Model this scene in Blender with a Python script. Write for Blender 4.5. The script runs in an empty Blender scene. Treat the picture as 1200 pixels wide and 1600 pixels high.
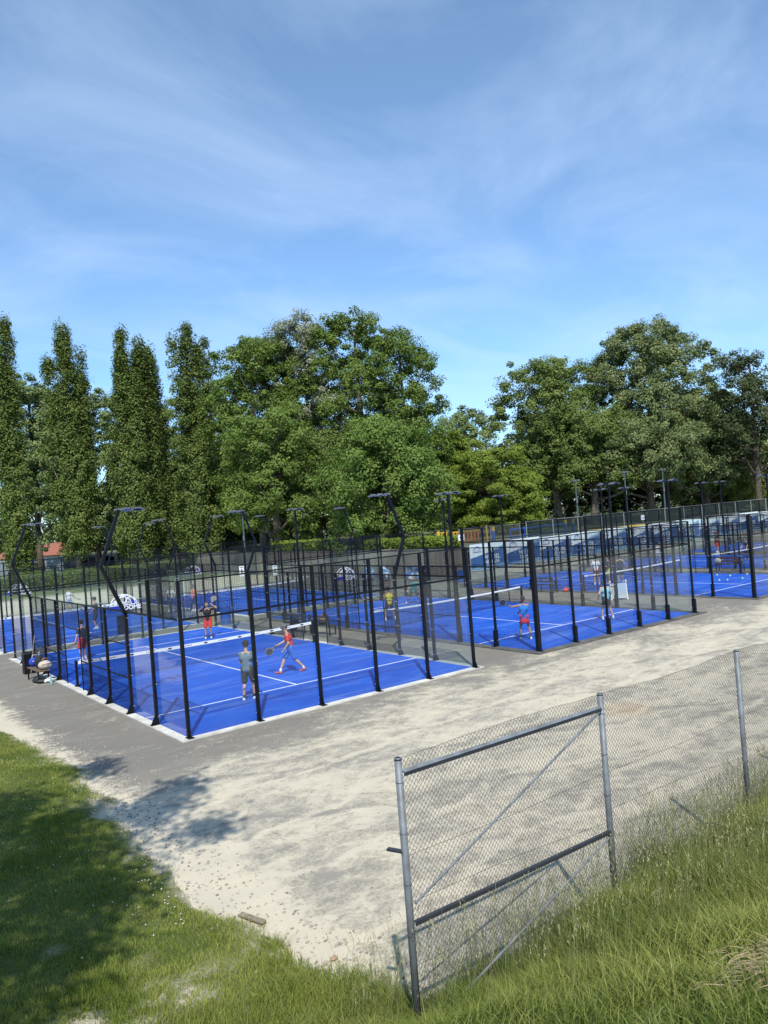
import bpy, math, random
import numpy as np
from mathutils import Vector, Matrix
R = math.radians
random.seed(7)
sc = bpy.context.scene
col = sc.collection

# ------------------------------------------------------------------ camera
cam_d = bpy.data.cameras.new('camera'); cam = bpy.data.objects.new('camera', cam_d); col.objects.link(cam)
PITCH, YAW, ROLL = 0.0049, 0.6466, -0.077
F_ = Vector((math.sin(YAW)*math.cos(PITCH), math.cos(YAW)*math.cos(PITCH), math.sin(PITCH)))
R0 = Vector((math.cos(YAW), -math.sin(YAW), 0)); U0 = R0.cross(F_)
RV = R0*math.cos(ROLL) + U0*math.sin(ROLL); UV = -R0*math.sin(ROLL) + U0*math.cos(ROLL)
M = Matrix.Identity(4)
for i in range(3):
    M[i][0] = RV[i]; M[i][1] = UV[i]; M[i][2] = -F_[i]
M.translation = Vector((-7.545, -18.987, 5.279))
cam.matrix_world = M
cam_d.sensor_fit = 'HORIZONTAL'; cam_d.sensor_width = 36; cam_d.lens = 36*1206.16/1200
cam_d.clip_start = 0.1; cam_d.clip_end = 3000
sc.camera = cam

# ------------------------------------------------------------------ sky and sun
SUN_EL = 50.5; SUN_V = Vector((-0.43, -0.70, 0)).normalized()
AZ = math.atan2(SUN_V.x, SUN_V.y)
w = bpy.data.worlds.new('World'); sc.world = w; w.use_nodes = True
nt = w.node_tree; nt.nodes.clear()
def N(nt, t, **k):
    n = nt.nodes.new(t)
    for a, b in k.items(): setattr(n, a, b)
    return n
sky = N(nt, 'ShaderNodeTexSky', sky_type='NISHITA', sun_disc=False)
sky.sun_elevation = R(SUN_EL); sky.sun_rotation = AZ % (2*math.pi); sky.air_density = 1.0; sky.dust_density = 0.1; sky.ozone_density = 3.0
bg = N(nt, 'ShaderNodeBackground'); bg.inputs[1].default_value = 0.15
out = N(nt, 'ShaderNodeOutputWorld')
tc = N(nt, 'ShaderNodeTexCoord')
# thin cirrus: stretched, warped noise on the sky direction projected to a high plane
sep = N(nt, 'ShaderNodeSeparateXYZ'); nt.links.new(tc.outputs['Generated'], sep.inputs[0])
addz = N(nt, 'ShaderNodeMath', operation='ADD'); nt.links.new(sep.outputs[2], addz.inputs[0]); addz.inputs[1].default_value = 0.16
dx = N(nt, 'ShaderNodeMath', operation='DIVIDE'); dy = N(nt, 'ShaderNodeMath', operation='DIVIDE')
nt.links.new(sep.outputs[0], dx.inputs[0]); nt.links.new(addz.outputs[0], dx.inputs[1])
nt.links.new(sep.outputs[1], dy.inputs[0]); nt.links.new(addz.outputs[0], dy.inputs[1])
cmb = N(nt, 'ShaderNodeCombineXYZ'); nt.links.new(dx.outputs[0], cmb.inputs[0]); nt.links.new(dy.outputs[0], cmb.inputs[1])
mp = N(nt, 'ShaderNodeMapping'); nt.links.new(cmb.outputs[0], mp.inputs[0])
mp.inputs['Rotation'].default_value = (0, 0, R(-32)); mp.inputs['Scale'].default_value = (0.85, 1.15, 1); mp.inputs['Location'].default_value = (0.35, 0.2, 0)
nz = N(nt, 'ShaderNodeTexNoise'); nt.links.new(mp.outputs[0], nz.inputs['Vector'])
nz.inputs['Scale'].default_value = 1.9; nz.inputs['Detail'].default_value = 10; nz.inputs['Roughness'].default_value = 0.58; nz.inputs['Distortion'].default_value = 0.55
rp = N(nt, 'ShaderNodeValToRGB'); nt.links.new(nz.outputs[0], rp.inputs[0])
rp.color_ramp.elements[0].position = 0.40; rp.color_ramp.elements[0].color = (0.05, 0.05, 0.05, 1)
rp.color_ramp.elements[1].position = 0.80; rp.color_ramp.elements[1].color = (0.43, 0.43, 0.43, 1)
mx = N(nt, 'ShaderNodeMix', data_type='RGBA'); nt.links.new(rp.outputs[0], mx.inputs[0])
tint = N(nt, 'ShaderNodeMix', data_type='RGBA', blend_type='MULTIPLY'); tint.inputs[0].default_value = 1
nt.links.new(sky.outputs[0], tint.inputs[6])
tr_ = N(nt, 'ShaderNodeValToRGB'); nt.links.new(sep.outputs[2], tr_.inputs[0]); nt.links.new(tr_.outputs[0], tint.inputs[7])
tr_.color_ramp.elements[0].position = 0.05; tr_.color_ramp.elements[0].color = (0.60, 0.80, 1.0, 1)
tr_.color_ramp.elements[1].position = 0.50; tr_.color_ramp.elements[1].color = (0.86, 0.98, 1.0, 1)
nt.links.new(tint.outputs[2], mx.inputs[6]); mx.inputs[7].default_value = (4.0, 5.0, 6.6, 1)
nt.links.new(mx.outputs[2], bg.inputs[0]); nt.links.new(bg.outputs[0], out.inputs[0])

sun_d = bpy.data.lights.new('sun', 'SUN'); sun = bpy.data.objects.new('sun', sun_d); col.objects.link(sun)
sun_d.energy = 4.0; sun_d.angle = R(0.53); sun_d.color = (1.0, 0.95, 0.87)
sd = Vector((SUN_V.x*math.cos(R(SUN_EL)), SUN_V.y*math.cos(R(SUN_EL)), math.sin(R(SUN_EL))))
sun.rotation_euler = sd.to_track_quat('Z', 'Y').to_euler(); sun.location = (-20, -40, 60)
vs = sc.view_settings
vs.view_transform = 'Standard'; vs.look = 'None'; vs.gamma = 1; vs.exposure = 0.42
try:
    sc.cycles.transparent_max_bounces = 64; sc.cycles.max_bounces = 6; sc.cycles.glossy_bounces = 3
except Exception: pass

# ------------------------------------------------------------------ materials
def mat(name, base, rough=0.6, metal=0.0, spec=0.5, var=0.0, vscale=3.0, col2=None, bump=0.0, bscale=60, coat=0):
    m = bpy.data.materials.new(name); m.use_nodes = True
    t = m.node_tree; b = t.nodes['Principled BSDF']
    b.inputs['Base Color'].default_value = (*base, 1); b.inputs['Roughness'].default_value = rough; b.inputs['Metallic'].default_value = metal
    b.inputs['Specular IOR Level'].default_value = spec
    tcn = N(t, 'ShaderNodeTexCoord')
    n = N(t, 'ShaderNodeTexNoise'); n.inputs['Scale'].default_value = vscale; n.inputs['Detail'].default_value = 6
    t.links.new(tcn.outputs['Object'], n.inputs['Vector'])
    c2 = col2 or tuple(c*(1-var) for c in base)
    if var or col2:
        rmp = N(t, 'ShaderNodeMapRange'); rmp.inputs[1].default_value = 0.35; rmp.inputs[2].default_value = 0.65
        t.links.new(n.outputs[0], rmp.inputs[0])
        mi = N(t, 'ShaderNodeMix', data_type='RGBA'); t.links.new(rmp.outputs[0], mi.inputs[0])
        mi.inputs[6].default_value = (*base, 1); mi.inputs[7].default_value = (*c2, 1)
        t.links.new(mi.outputs[2], b.inputs['Base Color'])
    if bump:
        n2 = N(t, 'ShaderNodeTexNoise'); n2.inputs['Scale'].default_value = bscale; n2.inputs['Detail'].default_value = 4
        t.links.new(tcn.outputs['Object'], n2.inputs['Vector'])
        bp = N(t, 'ShaderNodeBump'); bp.inputs['Strength'].default_value = bump; bp.inputs['Distance'].default_value = 0.02
        t.links.new(n2.outputs[0], bp.inputs['Height']); t.links.new(bp.outputs[0], b.inputs['Normal'])
    return m

M_black = mat('black_powder_coat', (0.006, 0.007, 0.011), 0.5, spec=0.22, var=0.3)
M_wire = mat('black_wire', (0.006, 0.007, 0.010), 0.6, spec=0.2)
M_kerb = mat('pale_concrete', (0.60, 0.58, 0.52), 0.9, var=0.28, vscale=2.2, bump=0.4)
M_kerbd = mat('dark_rubber_edge', (0.060, 0.060, 0.058), 0.9, col2=(0.11, 0.105, 0.09), vscale=1.5, bump=0.4)
M_white = mat('white_line', (0.78, 0.80, 0.82), 0.8, var=0.12, vscale=4)
M_tape = mat('white_net_tape', (0.80, 0.80, 0.78), 0.7, var=0.06)
M_ink = mat('black_print', (0.02, 0.02, 0.025), 0.7)
M_galv = mat('galvanised_steel', (0.20, 0.225, 0.25), 0.55, metal=0.15, col2=(0.13, 0.14, 0.145), vscale=6, bump=0.15, bscale=40)
M_galvd = mat('dark_steel_angle', (0.055, 0.06, 0.07), 0.5, metal=0.3, var=0.2)
M_bolt = mat('zinc_bolt', (0.62, 0.62, 0.62), 0.3, metal=0.8)
M_lampface = mat('lamp_glass', (0.12, 0.16, 0.27), 0.12, var=0.1)
M_lampbody = mat('lamp_housing', (0.16, 0.17, 0.20), 0.45, metal=0.3)
M_conc = mat('weathered_concrete', (0.27, 0.235, 0.18), 0.95, col2=(0.15, 0.135, 0.105), vscale=0.35, bump=0.5, bscale=8)
M_bluepaint = mat('blue_plastic', (0.02, 0.10, 0.42), 0.4, var=0.2)
M_orange = mat('orange_paint', (0.60, 0.22, 0.03), 0.55, var=0.2)
M_yellow = mat('yellow_paint', (0.65, 0.42, 0.03), 0.5, var=0.15)
M_wood = mat('weathered_wood', (0.30, 0.24, 0.17), 0.85, col2=(0.16, 0.13, 0.10), vscale=12, bump=0.3)
M_bark = mat('bark', (0.13, 0.10, 0.07), 0.95, col2=(0.06, 0.05, 0.035), vscale=3, bump=0.8, bscale=12)
M_barkp = mat('pale_bark', (0.24, 0.21, 0.16), 0.95, col2=(0.11, 0.09, 0.07), vscale=2.5, bump=0.8, bscale=12)

def glassmat(name, tint, dust, rough=0.0):
    m = bpy.data.materials.new(name); m.use_nodes = True; t = m.node_tree; t.nodes.clear()
    o = N(t, 'ShaderNodeOutputMaterial'); tr = N(t, 'ShaderNodeBsdfTransparent'); tr.inputs[0].default_value = (*tint, 1)
    gl = N(t, 'ShaderNodeBsdfGlossy'); gl.inputs['Roughness'].default_value = rough
    lw = N(t, 'ShaderNodeLayerWeight'); lw.inputs[0].default_value = 0.5
    pw_ = N(t, 'ShaderNodeMath', operation='POWER'); t.links.new(lw.outputs['Facing'], pw_.inputs[0]); pw_.inputs[1].default_value = 5
    fr = N(t, 'ShaderNodeMath', operation='MULTIPLY_ADD'); t.links.new(pw_.outputs[0], fr.inputs[0]); fr.inputs[1].default_value = 0.9; fr.inputs[2].default_value = 0.022
    m1 = N(t, 'ShaderNodeMixShader'); t.links.new(fr.outputs[0], m1.inputs[0]); t.links.new(tr.outputs[0], m1.inputs[1]); t.links.new(gl.outputs[0], m1.inputs[2])
    di = N(t, 'ShaderNodeBsdfDiffuse'); di.inputs[0].default_value = (0.62, 0.66, 0.66, 1)
    m2 = N(t, 'ShaderNodeMixShader')
    tcn = N(t, 'ShaderNodeTexCoord'); n = N(t, 'ShaderNodeTexNoise'); n.inputs['Scale'].default_value = 1.3; n.inputs['Detail'].default_value = 5
    t.links.new(tcn.outputs['Object'], n.inputs['Vector'])
    mr = N(t, 'ShaderNodeMapRange'); mr.inputs[1].default_value = 0.3; mr.inputs[2].default_value = 0.7; mr.inputs[3].default_value = dust*0.5; mr.inputs[4].default_value = dust*1.5
    t.links.new(n.outputs[0], mr.inputs[0]); t.links.new(mr.outputs[0], m2.inputs[0])
    t.links.new(m1.outputs[0], m2.inputs[1]); t.links.new(di.outputs[0], m2.inputs[2]); t.links.new(m2.outputs[0], o.inputs[0])
    return m
M_glass = glassmat('court_glass', (0.955, 0.98, 0.975), 0.013)
M_screen = glassmat('green_windscreen', (0.10, 0.16, 0.13), 0.0, 0.6)
def screenmat(name, c, a):
    m = bpy.data.materials.new(name); m.use_nodes = True; t = m.node_tree; b = t.nodes['Principled BSDF']
    b.inputs['Base Color'].default_value = (*c, 1); b.inputs['Roughness'].default_value = 0.9; b.inputs['Alpha'].default_value = a
    return m
M_screen = screenmat('green_screen_net', (0.018, 0.036, 0.028), 0.50)
M_panelgrey = screenmat('grey_net_panel', (0.42, 0.48, 0.55), 0.75)

def turfmat():
    m = bpy.data.materials.new('blue_artificial_turf'); m.use_nodes = True; t = m.node_tree; b = t.nodes['Principled BSDF']
    b.inputs['Roughness'].default_value = 0.85; b.inputs['Specular IOR Level'].default_value = 0.2
    geo = N(t, 'ShaderNodeNewGeometry')
    n = N(t, 'ShaderNodeTexNoise'); n.inputs['Scale'].default_value = 0.55; n.inputs['Detail'].default_value = 7; n.inputs['Roughness'].default_value = 0.65
    mp = N(t, 'ShaderNodeMapping'); mp.inputs['Scale'].default_value = (0.7, 1.3, 1); mp.inputs['Rotation'].default_value = (0, 0, 0.2)
    t.links.new(geo.outputs['Position'], mp.inputs[0]); t.links.new(mp.outputs[0], n.inputs['Vector'])
    r = N(t, 'ShaderNodeValToRGB'); t.links.new(n.outputs[0], r.inputs[0])
    r.color_ramp.elements[0].position = 0.3; r.color_ramp.elements[0].color = (0.004, 0.058, 0.40, 1)
    r.color_ramp.elements[1].position = 0.72; r.color_ramp.elements[1].color = (0.011, 0.108, 0.56, 1)
    # sand brushed into the pile
    n3 = N(t, 'ShaderNodeTexNoise'); n3.inputs['Scale'].default_value = 0.9; n3.inputs['Detail'].default_value = 8; n3.inputs['Distortion'].default_value = 1.2
    mp3 = N(t, 'ShaderNodeMapping'); mp3.inputs['Scale'].default_value = (0.35, 1.6, 1); mp3.inputs['Rotation'].default_value = (0, 0, -0.35)
    t.links.new(geo.outputs['Position'], mp3.inputs[0]); t.links.new(mp3.outputs[0], n3.inputs['Vector'])
    mr = N(t, 'ShaderNodeMapRange'); mr.inputs[1].default_value = 0.50; mr.inputs[2].default_value = 0.72; mr.inputs[3].default_value = 0; mr.inputs[4].default_value = 0.30
    t.links.new(n3.outputs[0], mr.inputs[0])
    mi = N(t, 'ShaderNodeMix', data_type='RGBA'); t.links.new(mr.outputs[0], mi.inputs[0]); t.links.new(r.outputs[0], mi.inputs[6]); mi.inputs[7].default_value = (0.20, 0.30, 0.62, 1)
    t.links.new(mi.outputs[2], b.inputs['Base Color'])
    n2 = N(t, 'ShaderNodeTexNoise'); n2.inputs['Scale'].default_value = 90; t.links.new(geo.outputs['Position'], n2.inputs['Vector'])
    bp = N(t, 'ShaderNodeBump'); bp.inputs['Strength'].default_value = 0.5; bp.inputs['Distance'].default_value = 0.01
    t.links.new(n2.outputs[0], bp.inputs['Height']); t.links.new(bp.outputs[0], b.inputs['Normal'])
    return m
M_turf = turfmat()

def groundmat():
    m = bpy.data.materials.new('asphalt_with_drifted_sand'); m.use_nodes = True; t = m.node_tree; b = t.nodes['Principled BSDF']
    b.inputs['Roughness'].default_value = 0.92; b.inputs['Specular IOR Level'].default_value = 0.25
    L = t.links.new
    geo = N(t, 'ShaderNodeNewGeometry'); sp = N(t, 'ShaderNodeSeparateXYZ'); L(geo.outputs['Position'], sp.inputs[0])
    def noise(scale, det=6, rough=0.55, sc3=(1, 1, 1), rot=0, dist=0):
        mp = N(t, 'ShaderNodeMapping'); mp.inputs['Scale'].default_value = sc3; mp.inputs['Rotation'].default_value = (0, 0, rot); L(geo.outputs['Position'], mp.inputs[0])
        n = N(t, 'ShaderNodeTexNoise'); n.inputs['Scale'].default_value = scale; n.inputs['Detail'].default_value = det; n.inputs['Roughness'].default_value = rough; n.inputs['Distortion'].default_value = dist
        L(mp.outputs[0], n.inputs['Vector']); return n.outputs[0]
    def mr(v, a, b_, c, d, clamp=True):
        x = N(t, 'ShaderNodeMapRange'); x.clamp = clamp
        for i, q in enumerate((a, b_, c, d)): x.inputs[i+1].default_value = q
        L(v, x.inputs[0]); return x.outputs[0]
    def mth(op, a, b_):
        x = N(t, 'ShaderNodeMath', operation=op)
        for i, q in enumerate((a, b_)):
            if isinstance(q, (int, float)): x.inputs[i].default_value = q
            else: L(q, x.inputs[i])
        return x.outputs[0]
    def mix(f, a, b_):
        x = N(t, 'ShaderNodeMix', data_type='RGBA')
        if isinstance(f, (int, float)): x.inputs[0].default_value = f
        else: L(f, x.inputs[0])
        for i, q in ((6, a), (7, b_)):
            if isinstance(q, tuple): x.inputs[i].default_value = (*q, 1)
            else: L(q, x.inputs[i])
        return x.outputs[2]
    fine = noise(26, 4, 0.85); mid = noise(5, 5, 0.6); big = noise(0.5, 5); gran = noise(15, 8, 0.9)
    # asphalt: aggregate speckle and wide stains
    asp = mix(mr(fine, 0.3, 0.7, 0, 1), (0.092, 0.083, 0.071), (0.250, 0.230, 0.192))
    asp = mix(mr(noise(0.9, 9, 0.7, (0.5, 1.2, 1), 0.25, 0.8), 0.40, 0.62, 0, 0.75), asp, (0.135, 0.124, 0.106))
    asp = mix(mr(gran, 0.38, 0.62, 0, 0.7), asp, (0.20, 0.185, 0.155))
    asp = mix(mr(noise(1.3, 8, 0.65, (0.35, 1, 1), 0.2, 1.0), 0.50, 0.72, 0, 0.55), asp, (0.26, 0.24, 0.205))
    # wide bands of drifted sand, drawn out along the courts
    st = noise(1.0, 10, 0.70, (0.42, 0.80, 1), 0.12, 0.7)
    st2 = noise(3.2, 9, 0.78, (0.85, 1, 1), -0.35, 0.4)
    comb = mth('ADD', mth('MULTIPLY', st, 0.55), mth('MULTIPLY', st2, 0.45))
    # how much sand lies where: little by the near court, plenty on the yard in front
    y = sp.outputs[1]; x = sp.outputs[0]
    wob = mth('MULTIPLY', mth('SUBTRACT', big, 0.5), 3.2)
    yy = mth('ADD', y, wob)
    yx = mth('SUBTRACT', yy, mr(x, 0, 7, 0, 1.5))
    cover = mr(yx, -1.2, -3.8, -0.045, 0.105)
    # wheel ruts and rake lines left in the sand
    rut = mth('PINGPONG', mth('ADD', mth('SUBTRACT', y, mth('MULTIPLY', x, 0.13)), mth('ADD', mth('MULTIPLY', big, 1.6), mth('MULTIPLY', mid, 0.25))), 0.95)
    cover = mth('ADD', cover, mth('MULTIPLY', mr(rut, 0.03, 0.14, 0.075, 0), mr(yy, -2, -4, 0, 1)))
    rut2 = mth('PINGPONG', mth('ADD', mth('ADD', y, mth('MULTIPLY', x, 0.42)), mth('MULTIPLY', big, 2.2)), 1.45)
    cover = mth('SUBTRACT', cover, mth('MULTIPLY', mr(rut2, 0.04, 0.20, 0.055, 0), mr(yy, -2, -4, 0, 1)))
    edge = mr(mth('ADD', x, mth('MULTIPLY', mth('SUBTRACT', mid, 0.5), 1.4)), -2.2, -3.1, 0, 0.25)
    cover = mth('ADD', cover, edge)
    farc = mr(yy, 43.2, 46, 0, 0.36)
    cover = mth('ADD', cover, farc)
    fac = mr(mth('ADD', comb, mth('ADD', cover, mth('ADD', mth('MULTIPLY', mth('SUBTRACT', fine, 0.5), 0.17), mth('MULTIPLY', mth('SUBTRACT', gran, 0.5), 0.52)))), 0.505, 0.635, 0.03, 0.96)
    sand = mix(mr(noise(1.7, 6), 0.35, 0.65, 0, 1), (0.600, 0.530, 0.390), (0.530, 0.475, 0.360))
    sand = mix(mr(fine, 0.35, 0.65, 0, 0.35), sand, (0.40, 0.365, 0.285))
    dusty = mr(yx, -1.0, -5.2, 0, 0.42)
    asp = mix(dusty, asp, (0.37, 0.34, 0.28))
    c = mix(fac, asp, sand)
    # worn rusty stain on the yard
    dv = N(t, 'ShaderNodeVectorMath', operation='DISTANCE'); L(geo.outputs['Position'], dv.inputs[0]); dv.inputs[1].default_value = (8.6, -7.0, 0)
    c = mix(mr(mth('ADD', dv.outputs['Value'], mth('MULTIPLY', mid, 0.8)), 0.5, 1.3, 0.45, 0), c, (0.50, 0.33, 0.17))
    # grass beyond the sand
    g = mr(mth('ADD', y, mth('MULTIPLY', wob, 1.5)), 58, 64, 0, 1)
    gc = mix(mr(noise(0.8, 8), 0.35, 0.65, 0, 1), (0.075, 0.12, 0.025), (0.13, 0.16, 0.045))
    c = mix(g, c, gc)
    sg = mr(noise(1.2, 8, 0.6, (0.5, 1, 1)), 0.50, 0.66, 0, 1)
    c = mix(mth('MULTIPLY', sg, mth('MULTIPLY', farc, 1.5)), c, (0.32, 0.30, 0.15))
    L(c, b.inputs['Base Color'])
    bp = N(t, 'ShaderNodeBump'); bp.inputs['Strength'].default_value = 0.55; bp.inputs['Distance'].default_value = 0.012
    L(mth('ADD', fine, mth('MULTIPLY', fac, 0.9)), bp.inputs['Height']); L(bp.outputs[0], b.inputs['Normal'])
    return m
M_ground = groundmat()

def bankmat():
    m = bpy.data.materials.new('lawn_soil'); m.use_nodes = True; t = m.node_tree; b = t.nodes['Principled BSDF']; L = t.links.new
    b.inputs['Roughness'].default_value = 0.95; b.inputs['Specular IOR Level'].default_value = 0.1
    at = N(t, 'ShaderNodeAttribute', attribute_name='bare')
    geo = N(t, 'ShaderNodeNewGeometry')
    n = N(t, 'ShaderNodeTexNoise'); n.inputs['Scale'].default_value = 3; n.inputs['Detail'].default_value = 9; L(geo.outputs['Position'], n.inputs['Vector'])
    n2 = N(t, 'ShaderNodeTexNoise'); n2.inputs['Scale'].default_value = 30; n2.inputs['Detail'].default_value = 5; L(geo.outputs['Position'], n2.inputs['Vector'])
    r = N(t, 'ShaderNodeValToRGB'); L(n.outputs[0], r.inputs[0])
    r.color_ramp.elements[0].position = 0.35; r.color_ramp.elements[0].color = (0.060, 0.090, 0.022, 1)
    r.color_ramp.elements[1].position = 0.7; r.color_ramp.elements[1].color = (0.115, 0.130, 0.045, 1)
    s = N(t, 'ShaderNodeValToRGB'); L(n2.outputs[0], s.inputs[0])
    s.color_ramp.elements[0].position = 0.3; s.color_ramp.elements[0].color = (0.36, 0.31, 0.22, 1)
    s.color_ramp.elements[1].position = 0.6; s.color_ramp.elements[1].color = (0.56, 0.50, 0.38, 1)
    mi = N(t, 'ShaderNodeMix', data_type='RGBA'); L(at.outputs['Fac'], mi.inputs[0]); L(r.outputs[0], mi.inputs[6]); L(s.outputs[0], mi.inputs[7])
    L(mi.outputs[2], b.inputs['Base Color'])
    bp = N(t, 'ShaderNodeBump'); bp.inputs['Strength'].default_value = 0.8; bp.inputs['Distance'].default_value = 0.03; L(n2.outputs[0], bp.inputs['Height']); L(bp.outputs[0], b.inputs['Normal'])
    return m
M_bank = bankmat()

def leafmat(name, c1, c2, trans=0.3, rough=0.55):
    m = bpy.data.materials.new(name); m.use_nodes = True; t = m.node_tree; b = t.nodes['Principled BSDF']; L = t.links.new
    at = N(t, 'ShaderNodeAttribute', attribute_name='tone')
    mi = N(t, 'ShaderNodeMix', data_type='RGBA'); L(at.outputs['Fac'], mi.inputs[0]); mi.inputs[6].default_value = (*c1, 1); mi.inputs[7].default_value = (*c2, 1)
    L(mi.outputs[2], b.inputs['Base Color']); b.inputs['Roughness'].default_value = rough; b.inputs['Specular IOR Level'].default_value = 0.16
    tr = N(t, 'ShaderNodeBsdfTranslucent'); hs = N(t, 'ShaderNodeHueSaturation'); hs.inputs['Saturation'].default_value = 1.15; hs.inputs['Value'].default_value = 0.8; L(mi.outputs[2], hs.inputs['Color']); L(hs.outputs[0], tr.inputs[0])
    ms = N(t, 'ShaderNodeMixShader'); ms.inputs[0].default_value = trans
    o = t.nodes['Material Output']; L(b.outputs[0], ms.inputs[1]); L(tr.outputs[0], ms.inputs[2]); L(ms.outputs[0], o.inputs[0])
    return m
LEAF = dict(
    poplar=leafmat('poplar_leaf', (0.097, 0.145, 0.034), (0.215, 0.270, 0.074)),
    mid=leafmat('plane_leaf', (0.105, 0.164, 0.032), (0.215, 0.294, 0.067)),
    silver=leafmat('silver_poplar_leaf', (0.166, 0.201, 0.088), (0.460, 0.470, 0.329)),
    maple=leafmat('maple_leaf', (0.105, 0.175, 0.032), (0.215, 0.300, 0.070)),
    yellow=leafmat('locust_leaf', (0.119, 0.175, 0.025), (0.271, 0.339, 0.054)),
    yellow2=leafmat('elder_leaf', (0.125, 0.161, 0.030), (0.265, 0.280, 0.063)),
    mid2=leafmat('elm_leaf', (0.101, 0.154, 0.034), (0.228, 0.281, 0.078)),
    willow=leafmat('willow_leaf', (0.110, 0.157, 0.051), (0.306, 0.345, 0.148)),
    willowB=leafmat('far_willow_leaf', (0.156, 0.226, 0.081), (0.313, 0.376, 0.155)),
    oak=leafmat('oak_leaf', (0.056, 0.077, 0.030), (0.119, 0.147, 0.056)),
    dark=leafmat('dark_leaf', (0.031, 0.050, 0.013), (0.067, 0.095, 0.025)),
    hedge=leafmat('hedge_leaf', (0.099, 0.155, 0.017), (0.211, 0.280, 0.041)))
M_grass = leafmat('grass_blade', (0.065, 0.120, 0.015), (0.420, 0.440, 0.130), 0.4)
M_lawn = leafmat('lawn_blade', (0.145, 0.205, 0.034), (0.400, 0.430, 0.115), 0.4)
M_stalk = leafmat('green_stalk', (0.17, 0.22, 0.07), (0.50, 0.44, 0.25), 0.3)
M_dry = leafmat('dry_straw', (0.36, 0.27, 0.13), (0.58, 0.47, 0.28), 0.2)
M_petal = mat('daisy_petal', (0.85, 0.85, 0.80), 0.7)

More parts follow.
